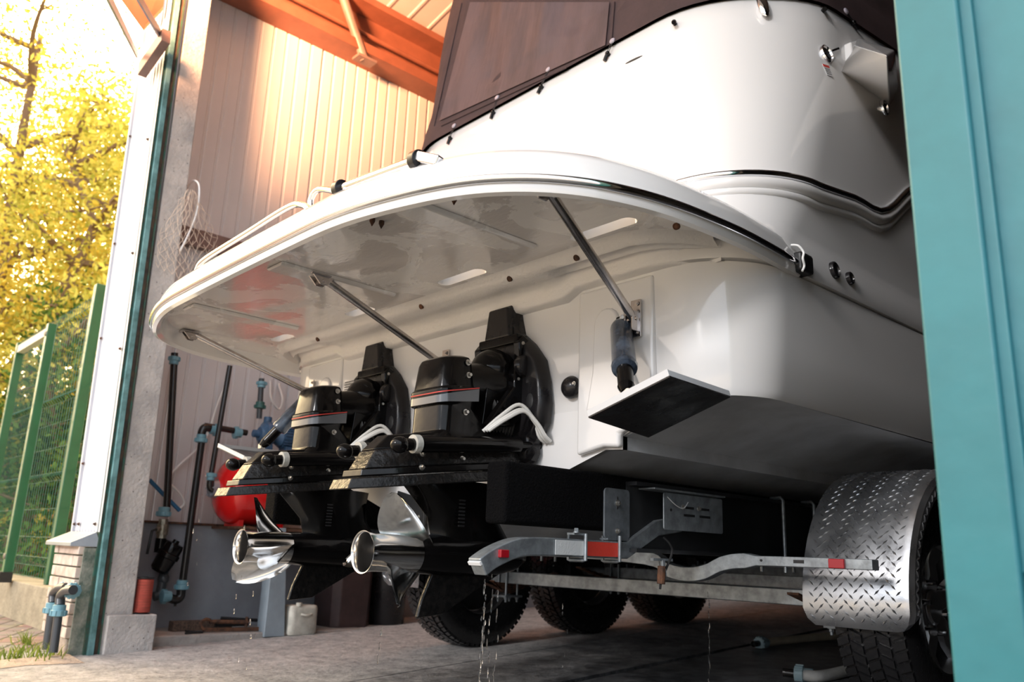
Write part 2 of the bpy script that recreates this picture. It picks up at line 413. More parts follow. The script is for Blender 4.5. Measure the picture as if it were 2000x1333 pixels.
GRASS = mat('meadow_grass', (.16, .26, .05), .9, col2=(.08, .14, .03), vscale=3, bump=.6)
g = MB(); g.add([(-60, 2.0, -.02), (-5.36, 2.0, -.02), (-5.36, 60, -.3), (-60, 60, -.3)], [(0, 1, 2, 3)])
g.add([(-60, -30, -.3), (-14, -30, -.3), (-14, 2.2, .0), (-60, 2.2, .0)], [(0, 1, 2, 3)])
struct(g.build('ground', GRASS, smooth=False), 'grass beyond the fence')
g = MB(); g.add([(-14, -30, -.32), (30, -30, -.32), (30, -2.4, -.3), (-14, -2.4, -.3)], [(0, 1, 2, 3)])
g.add([(4, -2.4, -.3), (30, -2.4, -.3), (30, 20, -.3), (4, 20, -.3)], [(0, 1, 2, 3)])
struct(g.build('forecourt', mat('pale_forecourt_concrete', (.42, .41, .40), .9, var=.2), smooth=False), 'pale concrete forecourt behind the camera')

# left wall: ribbed sandwich panels over a grey dado
mb = MB(); ring0, ring1 = [], []
y = 1.55; XW = -5.2
while y < 13:
    big = (round((y-1.55)/.1) % 10 == 0)
    for dy, dx in ((0, 0), (.074, 0), (.080, -.007 if not big else -.02), (.094, -.007 if not big else -.02), (.0999, 0)):
        ring0.append(V((XW+dx, y+dy, .6))); ring1.append(V((XW+dx, y+dy, 4.75)))
    y += .1
mb.rings([ring0, ring1], closed=False)
mb.span((XW-.16, 1.5, -.2), (XW-.03, 13, 4.75))
struct(mb.build('wall_left', PANEL, smooth=False), 'inner left wall of white ribbed sandwich panels')
mb = MB(); mb.span((XW-.03, 1.55, -.2), (XW+.05, 13, .6))
struct(mb.build('baseboard_left', DADO, bevel=.004), 'grey painted dado along the foot of the left wall')
mb = MB(); mb.span((XW, 1.6, .6), (XW+.075, 13, .612)); struct(mb.build('trim_1', RUST), 'thin rusty edge strip on top of the grey dado')
mb = MB(); mb.span((XW, 1.7, 2.35), (XW+.06, 13, 2.47)); struct(mb.build('trim_2', GIRT, bevel=.004), 'brown steel girt running along the left wall')
# eave beam, purlin flanges and roof
mb = MB()
mb.span((XW, .9, 4.19), (XW+.22, 13, 4.27)); mb.span((XW+.02, .9, 4.27), (XW+.06, 13, 4.62)); mb.span((XW, .9, 4.60), (XW+.24, 13, 4.66))
mb.tube([(XW+.13, .9, 4.40), (XW+.13, 13, 4.40)], .02, 10)
struct(mb.build('trim_3', REDOX, bevel=.004), 'red-brown steel eave beam above the left wall')
def roofz(x): return 4.68+.21*(x-XW)
mb = MB(); r0, r1 = [], []
y = .3
while y < 13:
    for dy, dz in ((0, 0), (.15, 0), (.16, -.008), (.175, -.008), (.1999, 0)):
        r0.append(V((XW-.6, y+dy, roofz(XW-.6)+dz))); r1.append(V((3.5, y+dy, roofz(3.5)+dz)))
    y += .2
mb.rings([r0, r1], closed=False)
rt = MB(); 
mb.add([(XW-.6, .3, roofz(XW-.6)+.1), (3.5, .3, roofz(3.5)+.1), (3.5, 13, roofz(3.5)+.1), (XW-.6, 13, roofz(XW-.6)+.1)], [(0, 1, 2, 3)])
struct(mb.build('ceiling', mat('roof_liner_panel', (.50, .45, .44), .55), smooth=False), 'pale ribbed roof lining')
mb = MB()
for yy in (3.9, 7.5, 11): mb.bar((XW+.1, yy, 4.60), (3.4, yy, roofz(3.4)-.09), .12, .18)
struct(mb.build('trim_4', REDOX, bevel=.004), 'red-brown rafters under the roof')
a, b = at(672, 0, X=-5.0), at(712, 118, X=-5.0)
mb = MB(); d = (a-b).normalized(); mb.tube([b, b+d*1.0], .035, 14); mb.box(b, (.1, .16, .02))
struct(mb.build('trim_5', GIRT), 'round steel brace rising from the eave beam')
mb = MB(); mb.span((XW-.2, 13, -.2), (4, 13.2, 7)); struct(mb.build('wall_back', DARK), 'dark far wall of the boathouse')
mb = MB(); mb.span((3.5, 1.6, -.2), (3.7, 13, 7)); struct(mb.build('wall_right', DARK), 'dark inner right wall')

# front, left of the door: concrete column, seals, teal frame, cladding, brick pillar
mb = MB()
mb.rings([[V((-4.63, a_, z)), V((-4.63, b_, z)), V((-5.15, b_, z)), V((-5.15, a_, z))] for z, a_, b_ in ((-.1, 1.478, 1.622), (2.0, 1.452, 1.588), (4.7, 1.42, 1.55))])
mb.span((-4.80, 1.49, -.1), (-4.60, 1.735, .125))
struct(mb.build('trim_6', CONC, bevel=.008), 'pitted concrete column beside the door opening')
mb = MB(); mb.span((-4.70, 1.44, -.08), (-4.632, 1.474, 4.7)); struct(mb.lean().build('trim_7', DARKSEAL, bevel=.003), 'dark rusty rubber door seal along the column')
mb = MB(); mb.span((-4.70, 1.398, -.10), (-4.640, 1.414, 4.7)); mb.span((-4.66, 1.461, -.09), (-4.622, 1.469, 4.7))
struct(mb.lean().build('trim_9', mat('dark_green_trim', (.02, .09, .07), .5, col2=(.05, .05, .03), vscale=20)), 'dark green strips either side of the teal door frame')
mb = MB(); mb.span((-4.68, 1.412, -.10), (-4.618, 1.441, 4.7))
struct(mb.lean().build('door_1', TEALD, bevel=.003), 'narrow teal steel door frame on the left of the opening')
mb = MB(); r0, r1 = [], []
xx = -4.632
while xx > -5.05:
    for dx, dy in ((0, 0), (-.026, 0), (-.032, .007), (-.044, .007)):
        r0.append(V((xx+dx, 1.395+dy, .53))); r1.append(V((xx+dx, 1.395+dy, 4.8)))
    xx -= .05
mb.rings([r0, r1], closed=False); mb.span((-5.08, 1.405, .53), (-4.66, 1.6, 4.8)); mb.span((-5.10, 1.385, .53), (-5.075, 1.6, 4.8))
wf = struct(mb.lean().build('wall_front', CLAD, smooth=False), 'narrow strip of white corrugated cladding left of the door')
mb = MB()
for pz, pxx in ((.57, -5.055), (.57, -4.98), (.57, -4.70), (.9, -5.055), (1.5, -4.68), (1.62, -5.055), (2.05, -4.69), (2.2, -5.055), (2.75, -4.7), (2.9, -5.055)):
    mb.hexbolt((pxx, 1.39-.02*(pz-.55), pz), (0, -1, 0), .006, .008)
mb.each('cladding_screw', RUST, wf)

def brick_mat():
    m = bpy.data.materials.new('beige_brick'); m.use_nodes = True
    N, L = m.node_tree.nodes, m.node_tree.links; b = N['Principled BSDF']
    n = N.new('ShaderNodeTexNoise'); n.inputs['Scale'].default_value = 12; n.inputs['Detail'].default_value = 8
    tc = N.new('ShaderNodeTexCoord'); L.new(tc.outputs['Object'], n.inputs['Vector'])
    r = N.new('ShaderNodeValToRGB'); r.color_ramp.elements[0].color = (.44, .33, .27, 1); r.color_ramp.elements[1].color = (.66, .56, .49, 1); r.color_ramp.elements[0].position = .3; r.color_ramp.elements[1].position = .65
    L.new(n.outputs['Fac'], r.inputs[0]); L.new(r.outputs[0], b.inputs['Base Color']); b.inputs['Roughness'].default_value = .85
    bp = N.new('ShaderNodeBump'); bp.inputs['Strength'].default_value = .4; bp.inputs['Distance'].default_value = .006; L.new(n.outputs['Fac'], bp.inputs['Height']); L.new(bp.outputs[0], b.inputs['Normal'])
    return m
pil = thing('brick_pillar', 'low beige brick pillar with sloped zinc cap under the white cladding', 'pillar', (-4.85, 1.42, -.08))
mb = MB(); mb.span((-4.66, 1.345, -.1), (-5.10, 1.6, .45))
mb.build('mortar_core', mat('greenish_mortar', (.30, .30, .25), .9, col2=(.05, .09, .07), vscale=10, bump=.6), pil)
mb = MB(); z = .012; row = 0
while z < .44:
    x = -4.668-(0 if row % 2 else .09); xs = [-4.668]
    while x > -5.09: 
        if x < xs[-1]-.02: xs.append(x)
        x -= .185
    xs.append(-5.11)
    for i in range(len(xs)-1):
        w = xs[i]-xs[i+1]
        mb.box(((xs[i]+xs[i+1])/2, 1.338+random.uniform(-.002, .002), z+.026), (w-.007, .03, .050))
    z += .0575; row += 1
mb.build('brickwork', brick_mat(), pil, bevel=.004)
mb = MB(); mb.add([(-5.14, 1.28, .475), (-4.68, 1.28, .475), (-4.65, 1.385, .53), (-5.10, 1.385, .53), (-5.14, 1.28, .455), (-4.68, 1.28, .455), (-4.65, 1.42, .455), (-5.10, 1.42, .455)],
    [(0, 1, 2, 3), (4, 5, 6, 7), (0, 1, 5, 4), (1, 2, 6, 5), (3, 0, 4, 7)])
lab(mb.build('cap', ZINC, pil, bevel=.003), 'sloped zinc cap sheet')
mb = MB(); mb.prism([(-4.66, -.09), (-5.06, -.09), (-5.02, .0), (-4.8, .045), (-4.68, .01)], lambda u, v, w: V((u, w, v)), 1.33, 1.5)
mb.build('rubble_footing', SAND, pil, bevel=.01)

# front, right of the door: near teal post and door leaf
mb = MB(); mb.span((-.492, 1.30, -.25), (-.392, 1.40, 6.2)); 
struct(mb.build('door_2', TEAL, bevel=.006), 'near teal steel post on the right of the opening')
mb = MB(); mb.span((-.390, 1.325, .515), (.9, 1.36, 6.2)); mb.span((-.40, 1.312, .5), (-.375, 1.33, 4.9))
struct(mb.build('door_3', TEAL, bevel=.003), 'teal sheet-metal door leaf beside the near post')
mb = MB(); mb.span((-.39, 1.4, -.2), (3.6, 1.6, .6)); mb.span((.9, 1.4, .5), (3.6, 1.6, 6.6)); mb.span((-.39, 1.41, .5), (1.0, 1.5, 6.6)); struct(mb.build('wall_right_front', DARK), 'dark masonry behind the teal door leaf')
mb = MB(); mb.span((-4.62, 1.42, 4.72), (-.5, 1.56, 6.2)); struct(mb.build('wall_front_header', CLAD), 'cladding above the door opening')
# canopy over the door, at the top left
can = thing('door_canopy', 'small canopy bracket with two thin braces at top of the white cladding', 'canopy', (-4.95, 1.3, 3.3))
a, b = at(200, 130, Y=1.3), at(322, 62, Y=1.3)
a, b = at(278, 138, Y=1.28), at(325, 70, Y=1.28)
mb = MB(); mb.bar(a, b, .05, .09); mb.build('bracket_arm', GIRT, can, bevel=.003)
mb = MB(); mb.bar(at(268, 108, Y=1.26), at(205, -20, Y=.7), .012, .035); mb.build('brace', ZINC, can)
mb = MB(); mb.bar(at(312, 66, Y=1.26), at(262, -20, Y=1.0), .012, .045); mb.build('brace', ZINC, can)
mb = MB(); A = [at(225, -60, Y=1.0), at(330, -60, Y=1.3), at(318, 20, Y=1.3), at(280, 60, Y=1.25), at(215, -30, Y=1.0)]
mb.add([p for p in A]+[p+V((0, 0, .03)) for p in A], [(0, 1, 2, 3, 4), (9, 8, 7, 6, 5)]+[(i, (i+1) % 5, 5+(i+1) % 5, 5+i) for i in range(5)])
mb.build('canopy_sheet', REDOX, can)

# ------------------------------------------------------------------ the boat
XC = -2.48
boat = thing('motor_boat', 'large white cabin boat seen from its stern, standing on a trailer half inside the boathouse', 'boat', (XC, 1.9, .54))
def bowk(y):
    return 1.0 if y < 5 else max(.0, 1-((y-5)/6.0)**2.0)
def ring(z, hw, ya, R, rise=0., rise0=2.5, flare=0.):
    pts = []
    for k in range(7): pts.append((k/6*(hw-R), ya))
    for k in range(1, 15):
        a = k/14*PI/2; pts.append((hw-R+R*math.sin(a), ya+R-R*math.cos(a)))
    for k in range(1, 29):
        y = ya+R+(k/28)*(10.9-ya-R); pts.append(((hw+flare*min(1, max(0, (y-ya-R)/2)))*bowk(y), y))
    half = [(x, y, z+rise*max(0, y-rise0)) for x, y in pts]
    return [V((XC-x, y, zz)) for x, y, zz in reversed(half[1:])]+[V((XC+x, y, zz)) for x, y, zz in half]
LV = [(.945, 1.29, 1.90, .20), (.965, 1.302, 1.895, .21), (1.10, 1.308, 1.888, .23), (1.25, 1.308, 1.882, .25), (1.335, 1.306, 1.88, .26)]
mb = MB(); mb.rings([ring(z, hw, ya, R, flare=.02) for z, hw, ya, R in LV], closed=False)
hull_low = mb.build('hull', GEL, boat, angle=40)
LV2 = [(1.333, 1.300, 1.886, .26, 0), (1.340, 1.300, 1.886, .26, 0), (1.343, 1.318, 1.87, .27, 0), (1.36, 1.322, 1.868, .27, 0), (1.44, 1.312, 1.885, .28, 0), (1.465, 1.298, 1.90, .30, 0), (1.50, 1.290, 1.93, .32, 0), (1.60, 1.300, 1.975, .34, .01),
       (1.66, 1.305, 2.0, .35, .10), (1.72, 1.300, 2.02, .37, .14), (1.95, 1.285, 2.10, .41, .15), (2.2, 1.255, 2.19, .46, .16), (2.46, 1.215, 2.285, .50, .16), (2.57, 1.195, 2.32, .50, .16), (2.605, 1.165, 2.35, .49, .16)]
mb = MB(); mb.rings([ring(z, hw, ya, R, rise) for z, hw, ya, R, rise in LV2], closed=False)
topr = ring(2.62, 1.14, 2.38, .47, .16)
b0 = len(mb.v); last = ring(2.605, 1.165, 2.35, .49, .16)
mb.rings([last, topr], closed=False)
nn = len(topr); mb.add(topr, [tuple([i, i+1, nn-2-i, nn-1-i]) for i in range(nn//2-1)])
upper = mb.build('upper_hull', GEL, boat, angle=50)
# bottom: chine flat, planing strake and deadrise
PROFB = [(1.29, .945), (1.15, .940), (.886, .851), (.886, .812), (.82, .815), (.40, .672), (0, .54)]
def bot(y):
    k = bowk(y); out = []
    hwc = 1.29
    if y < 2.1: hwc = 1.29-.20+math.sqrt(max(0, .2**2-(2.1-y)**2))
    lift = 0 if y < 6 else ((y-6)/5)**2*.6
    for d, z in PROFB: out.append((min(d, hwc)*k, z+lift))
    return out
rs = []
for y in [1.9, 1.91, 1.93, 1.96, 2.0, 2.05, 2.1, 2.3, 2.6, 3, 3.5, 4, 4.5, 5, 5.5, 6, 6.5, 7, 7.5, 8, 8.5, 9, 9.5, 10, 10.5, 10.9]:
    q = bot(y); rs.append([V((XC+d, y, z)) for d, z in q]+[V((XC-d, y, z)) for d, z in reversed(q[:-1])])
mb = MB(); mb.rings(rs, closed=False); mb.build('hull_bottom', BOTTOM, boat, angle=25)
q = bot(1.9); poly = [(XC+d, z) for d, z in q]+[(XC-d, z) for d, z in reversed(q[:-1])]
mb = MB(); mb.prism(poly, lambda u, v, w: V((u, w, v)), 1.898, 1.92); mb.build('transom_foot', GEL, boat)
# raised outer transom pads with pocket for the trim tab cylinders
for s in (1, -1):
    mb = MB(); pad = [(.72, .80), (.72, 1.325), (1.02, 1.325), (1.02, .91), (.892, .855), (.892, .815), (.83, .82)]
    mb.prism([(XC+s*u, v) for u, v in pad], lambda u, v, w: V((u, w, v)), 1.872, 1.90)
    mb.build('transom_pad', GEL, boat, bevel=.012, segs=3)
    mb = MB(); poc = []
    for k in range(9):
        a = PI*k/8; poc.append((.845+.05*math.cos(a), 1.20+.05*math.sin(a)))
    poc += [(.79, 1.05), (.765, .93), (.99, .95), (.93, 1.08)]
    mb.prism([(XC+s*u, v) for u, v in poc], lambda u, v, w: V((u, w, v)), 1.862, 1.88)
    mb.build('tab_pocket', GEL, boat, bevel=.009, segs=3)

# swim platform
half = [(0, 1.02), (.35, 1.022), (.60, 1.03), (.80, 1.065), (1.0, 1.13), (1.13, 1.215), (1.225, 1.33), (1.285, 1.47), (1.318, 1.63), (1.333, 1.85), (1.328, 2.05), (1.318, 2.20)]
hs = spline([(x, y, 0) for x, y in half], 6)
outl = [V((-p.x, p.y, 0)) for p in reversed(hs[1:])]+hs
def off(pts, d):
    o = []; n = len(pts)
    for i, p in enumerate(pts):
        t = pts[min(i+1, n-1)]-pts[max(i-1, 0)]; t.normalize(); nn_ = V((-t.y, t.x, 0))  # inward
        o.append(p+nn_*d)
    return o
def prt(d, z, tilt=0.): 
    return [V((XC+p.x, p.y, z)) for p in off(outl, d)]
PP = [(.10, 1.404), (.055, 1.398), (.038, 1.372), (.032, 1.342), (.018, 1.330), (.004, 1.334), (0, 1.345), (0, 1.380), (.004, 1.40), (.016, 1.435), (.04, 1.462), (.075, 1.474), (.12, 1.478)]
mb = MB(); rings_ = [prt(d, z) for d, z in PP]
mb.rings(rings_, closed=True, cap=True)
plat = mb.build('swim_platform', GEL, boat, angle=32)
# four drain slots cut clean through the platform
SLOTS = [(-1.593, 1.648, -1.354, 1.690), (-2.225, 1.64, -1.991, 1.662), (-2.83, 1.69, -2.654, 1.70), (-3.47, 1.755, -3.30, 1.775)]
import bmesh
def cut(obj, cutters):
    for c in cutters:
        md = obj.modifiers.new('cut', 'BOOLEAN'); md.operation = 'DIFFERENCE'; md.solver = 'EXACT'; md.object = c
    dg = bpy.context.evaluated_depsgraph_get(); ev = obj.evaluated_get(dg); me = bpy.data.meshes.new_from_object(ev)
    obj.modifiers.clear(); obj.data = me
    for c in cutters: bpy.data.objects.remove(c, do_unlink=True)
    me.shade_smooth(); me.set_sharp_from_angle(angle=math.radians(32))
cs = []
YS = 1.662
for x0, _, x1, _ in SLOTS:
    x0, x1 = (x0, x1)
    mc = MB(); poly = []
    for k in range(9): a = -PI/2+PI*k/8; poly.append((x1-.026+.026*math.cos(a), YS+.026*math.sin(a)))
    for k in range(9): a = PI/2+PI*k/8; poly.append((x0+.026+.026*math.cos(a), YS+.026*math.sin(a)))
    mc.prism(poly, lambda u, v, w: V((u, v, w)), 1.3, 1.6)
    cs.append(mc.build('cutter', GEL, None))
bpy.context.view_layer.update()
cut(plat, cs)
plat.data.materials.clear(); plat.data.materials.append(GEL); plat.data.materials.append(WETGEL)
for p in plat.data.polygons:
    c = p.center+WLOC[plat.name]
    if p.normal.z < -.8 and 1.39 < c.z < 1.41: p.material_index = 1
# ribs moulded into the underside
mb = MB()
for xx in (-1.75, -2.48, -3.2):
    mb.mark(); mb.prism([(-.06, 0), (.06, 0), (.045, -.012), (-.045, -.012)], lambda u, v, w: V((xx+u, w, 1.404+v)), 1.16, 1.62)
mb.each('platform_rib', WETGEL, boat, bevel=.01, segs=3)
# cove moulding under the platform where it meets the transom
mb = MB(); prof = [(1.70, 1.406), (1.715, 1.402), (1.728, 1.385), (1.745, 1.371), (1.775, 1.366), (1.800, 1.372), (1.822, 1.366), (1.838, 1.345), (1.843, 1.318), (1.85, 1.306), (1.90, 1.304)]
rs = []
for k in range(41):
    x = XC-1.22+2.44*k/40; u = abs(x-XC); e = max(0, (u-1.02)/.20)
    sh = .17*e*e
    dz = .0 if u < .70 else .028
    rs.append([V((x, min(1.93, y+sh), z+(dz if z < 1.37 else 0))) for y, z in prof])
mb.rings(rs, closed=False)
mb.build('platform_cove', GELROUGH, boat, angle=60)
mb = MB(); mbb = []
for px, py in ((1310, 437), (1098, 493), (972, 537), (808, 595), (630, 665)):
    p = at(px, py, Z=1.380); p.y = 1.733
    k = MB(); k.lathe([(.010, -.004), (.010, .004), (.007, .006), (.006, .004)], p, (0, -1, -.5), 14); k.build('cove_bolt', RUST, boat)
# chrome rail round the platform edge
base = off(outl, -.004)
path = [V((XC+p.x, p.y, 1.366)) for p in base]
ch = MB(); ch.tube(path, .0105, 10, flat=1.1); ch.build('platform_rail', CHROME, boat, angle=60)
for s in (1, -1):
    mb = MB(); p = V((XC+s*1.318, 2.185, 1.370))
    mb.box(p+V((0, .015, 0)), (.05, .075, .062)); lab(mb.build('rail_end_cap', RUB, boat, bevel=.010), 'black rubber end cap')
    mb = MB(); q = [p+V((s*.027, -.028, -.038)), p+V((s*.030, -.02, -.02)), p+V((s*.032, -.03, 0)), p+V((s*.030, -.02, .022)), p+V((s*.02, -.03, .042)), p+V((0, -.035, .048))]
    mb.tube(spline(q, 5), .0035, 8); mb.build('rail_clip', WHITE, boat)

hull_bvh = None
def bvh_of(objs):
    vs, fs = [], []
    for o in objs:
        b = len(vs); w = WLOC[o.name]
        vs += [v.co+w for v in o.data.vertices]; fs += [tuple(i+b for i in p.vertices) for p in o.data.polygons]
    return BVHTree.FromPolygons(vs, fs)
HB = bvh_of([upper, hull_low])
def hit(px, py):
    d = ray(px, py).normalized(); r = HB.ray_cast(EYE, d)
    if r[0] is None: print('MISS', px, py); return EYE+d*3, -d
    n = r[1]
    if n.dot(d) > 0: n = -n
    return r[0], n
def surf(p, toward):
    r = HB.ray_cast(V(p)+V(toward)*1.0, -V(toward)); return r[0]
# rub rail of the hull sides with its sweep, and the white moulding below it
def side_path(s, dz=0., out=0.):
    pts = []
    for i in range(0, 60):
        t = i/59
        # path: from behind the platform, round the quarter, forward
        if t < .45:
            a = t/.45*PI/2
            R = .36; x = (1.303-R)+R*math.sin(a); y = 2.01+R-R*math.cos(a); z = 1.655+.03*(t/.45)
        else:
            u = (t-.45)/.55; x = 1.303; y = 2.37+u*2.2
            z = 1.685+.045*min(1, u/.12)+(.0 if y < 2.74 else .26*(1-math.cos(min(1, (y-2.74)/.55)*PI))/2)+.10*max(0, y-3.2)
        pts.append(V((x, y, z+dz)))
    pre = [V((1.303-.36-(.5-k*.1), 2.01, 1.655+dz)) for k in range(5)]
    allp = pre+pts; res = []
    for p in allp:
        y0 = V((XC+s*(p.x), p.y, p.z)); c = V((XC+s*(1.303-.40), 2.45, p.z)) if p.y < 2.42 else V((XC, p.y, p.z))
        if p.x < 1.303-.36: c = V((XC+s*p.x, 2.6, p.z))
        dirv = (y0-c).normalized()
        h = HB.ray_cast(y0+dirv*.4, -dirv)
        q_ = h[0] if h[0] is not None else y0
        res.append(q_+dirv*out)
    return res
for s in (1, -1):
    mb = MB(); mb.tube(side_path(s, 0, .008), .012, 10); mb.build('rub_rail', CHROME, boat, angle=60)
    mb = MB(); mb.tube(side_path(s, -.032, -.004), .022, 10); mb.tube(side_path(s, -.066, -.006), .015, 10); mb.build('rub_moulding', GEL, boat, angle=60)
# fittings on the topsides
def placed(name, fn, px, py, m, up=V((0, 0, 1)), roll=0., parent=boat, bevel=0, lift=0.):
    p, n = hit(px, py); x, y_, z_ = frame(n, up)
    R = Matrix((x, y_, z_)).transposed() @ Matrix.Rotation(roll, 3, 'Z')
    mb = fn(); mb.v = [R @ v+p+n*lift for v in mb.v]
    return mb.build(name, m, parent, bevel=bevel)
def oval_fit(a, b_):
    def f():
        mb = MB(); rr_ = []
        for k_, h in ((1, 0), (1, .006), (.94, .012), (.80, .014), (.74, .008), (.70, .006)):
            rr_.append([V((a*k_*math.cos(t*PI/14), b_*k_*math.sin(t*PI/14), h)) for t in range(28)])
        return mb.rings(rr_)
    return f
def oval_in(a, b_):
    def f():
        mb = MB(); rr_ = []
        for k_, h in ((.74, .004), (.70, .0075), (.3, .009)):
            rr_.append([V((a*k_*math.cos(t*PI/14), b_*k_*math.sin(t*PI/14), h)) for t in range(28)])
        return mb.rings(rr_)
    return f
for px, py, a, b_ in ((1612, 107, .030, .040), (1724, 212, .028, .036)):
    placed('fuel_filler', oval_fit(a, b_), px, py, CHROME)
    placed('filler_cap', oval_in(a, b_), px, py, BLKS)
placed('cap_lever', lambda: MB().bar((0, 0, .01), (.018, .006, .03), .008, .006), 1620, 103, CHROME)
for px, py, a in ((1627, 529, .026), (1657, 545, .020)):
    placed('outlet_fitting', oval_fit(a, a*1.1), px, py, BLKS); placed('outlet_hole', oval_in(a, a*1.1), px, py, RUB)
placed('drain_slot', lambda: MB().ell((0, 0, 0), (.045, .006, .004)), 1238, 117, RUB, roll=-.05)
def cleat():
    mb = MB(); mb.ell((0, 0, .02), (.021, .07, .014)); mb.cyl((0, .03, 0), (0, .03, .02), .01); mb.cyl((0, -.03, 0), (0, -.03, .02), .01); return mb
placed('cleat', cleat, 1487, 18, CHROME, roll=.06)
def sticker():
    return MB().box((0, 0, .0015), (.036, .05, .001))
placed('warning_label', sticker, 1616, 138, PAPER, roll=.15)
placed('label_heading', lambda: MB().box((0, .019, .0025), (.036, .011, .001)), 1616, 138, REDINK, roll=.15)
for k in range(4):
    placed('label_line', lambda: MB().box((0, .006-.008*k, .0025), (.029, .002, .001)), 1616, 138, INK, roll=.15)
# moulded white step box on the side deck
mb = MB(); A, B_ = [], []; nst = V((.86, -.5, .05)).normalized()
for (px, py, qx, qy) in ((1644, 84, 1654, 90), (1664, 78, 1668, 86), (1745, 97, 1740, 106), (1748, 206, 1744, 180), (1647, 132, 1657, 120)):
    p, n = hit(px, py); A.append(p-nst*.03); p2, n2 = hit(qx, qy); B_.append(p2+nst*.028)
mb.add(A+B_, [(0, 1, 2, 3, 4), (5, 6, 7, 8, 9)]+[(i, (i+1) % 5, 5+(i+1) % 5, 5+i) for i in range(5)])
mb.build('moulded_step', GEL, boat, bevel=.008, segs=3)
# black round plug and printed notice on the transom
def plug(x, z):
    mb = MB(); mb.lathe([(.037, 0), (.037, .006), (.030, .018), (.018, .027), (.0, .029)], (x, 1.88, z), (0, -1, 0), 24)
    mb.build('transom_plug', BLKS, boat); mb = MB(); mb.hexbolt((x+.027, 1.862, z+.006), (0, -1, 0), .005, .004); mb.build('plug_screw', BOLT, boat)
for s in (1, -1): plug(XC+s*.69, 1.02)
mb = MB()
c0 = at(690, 752, Y=1.879)
for k in range(4):
    for j in range(5 if k < 3 else 3): mb.box(c0+V((-.06+.028*j, 0, .018-.011*k)), (.024, .0015, .004))
mb.build('printed_notice', INK, boat)

# platform struts with brackets
def strut(x):
    a = V((x, 1.32, 1.396)); b_ = V((XC+(x-XC)*.995, 1.865, 1.185)); k = []
    if abs(x-XC) > .5: a = V((x, 1.33, 1.394)); b_ = V((XC+math.copysign(.962, x-XC), 1.853, 1.192))
    mb = MB(); mb.tube([a, b_], .0135, 12)
    o = mb.build('platform_strut', STEEL, boat)
    mb = MB(); mb.box(a+V((0, -.01, -.0)), (.055, .075, .006)); mb.prism([(-.04, 0), (.045, 0), (.02, -.032), (-.008, -.032)], lambda u, v, w: V((a.x+w, a.y+u, a.z+v)), -.018, -.012)
    mb.prism([(-.04, 0), (.045, 0), (.02, -.032), (-.008, -.032)], lambda u, v, w: V((a.x+w, a.y+u, a.z+v)), .012, .018)
    mb.cyl(a+V((-.022, .004, -.018)), a+V((.022, .004, -.018)), .006, n=10)
    mb.build('strut_bracket', STEEL, o, bevel=.002)
    mb = MB(); mb.box(b_+V((.005, .008, .0)), (.036, .006, .115)); mb.box(b_+V((-.014, -.006, -.012)), (.006, .034, .06)); mb.box(b_+V((.014, -.006, -.012)), (.006, .034, .06))
    mb.cyl(b_+V((-.02, -.006, -.004)), b_+V((.02, -.006, -.004)), .006, n=10)
    for zz in (-.045, .045, .02): mb.hexbolt(b_+V((.012, .003, zz)), (0, -1, 0), .005, .004)
    mb.build('strut_foot', STEEL, o, bevel=.002)
for x in (-1.37, -2.45, -3.59): strut(x)
# little dark drain tips under the platform
for px, py in ((727, 433), (745, 438), (887, 391)):
    p = at(px, py, Z=1.395); mb = MB(); mb.lathe([(.008, .012), (.008, 0), (.001, -.014)], p, (0, 0, 1), 12); mb.build('drain_tip', RUST, boat)

# rails and stern light bar on top of the platform
mb = MB(); Yp = 1.17
q = [at(383, 548, Y=Yp), at(385, 528, Y=Yp), at(402, 506, Y=Yp), at(480, 457, Y=Yp), at(562, 406, Y=Yp), at(592, 401, Y=Yp), at(612, 418, Y=Yp)]
mb.tube(spline(q, 8), .011, 12); mb.build('grab_rail', CHROME, boat)
mb = MB(); q = [at(607, 412, Y=1.3), at(608, 388, Y=1.3), at(625, 370, Y=1.3), at(668, 377, Y=1.3), at(690, 385, Y=1.3)]
mb.tube(spline(q, 8), .011, 12); mb.build('grab_rail', CHROME, boat)
a, b = at(665, 369, Y=1.12), at(815, 313, Y=1.12)
mb = MB(); mb.tube([a, b], .014, 14); ladder = mb.build('ladder_rung', CHROME, boat)
mb = MB()
for p in (a, b):
    d = (b-a).normalized(); mb.mark(); mb.cyl(p-d*.014, p+d*.014, .026, n=18)
mb.mark(); mb.cyl(a+V((.05, .0, -.012)), a+V((.05, .03, -.012)), .02, n=16)
mb.each('rung_clamp', BLKS, ladder, bevel=.003)
mb = MB(); d = (b-a).normalized()
mb.bar(b+V((.005, 0, .005)), b+V((.075, .02, -.025)), .035, .03); mb.mark(); mb.bar(a+V((.03, 0, -.01)), a+V((.10, .02, -.02)), .03, .03)
mb.each('rung_bracket', CHROME, ladder, bevel=.006)

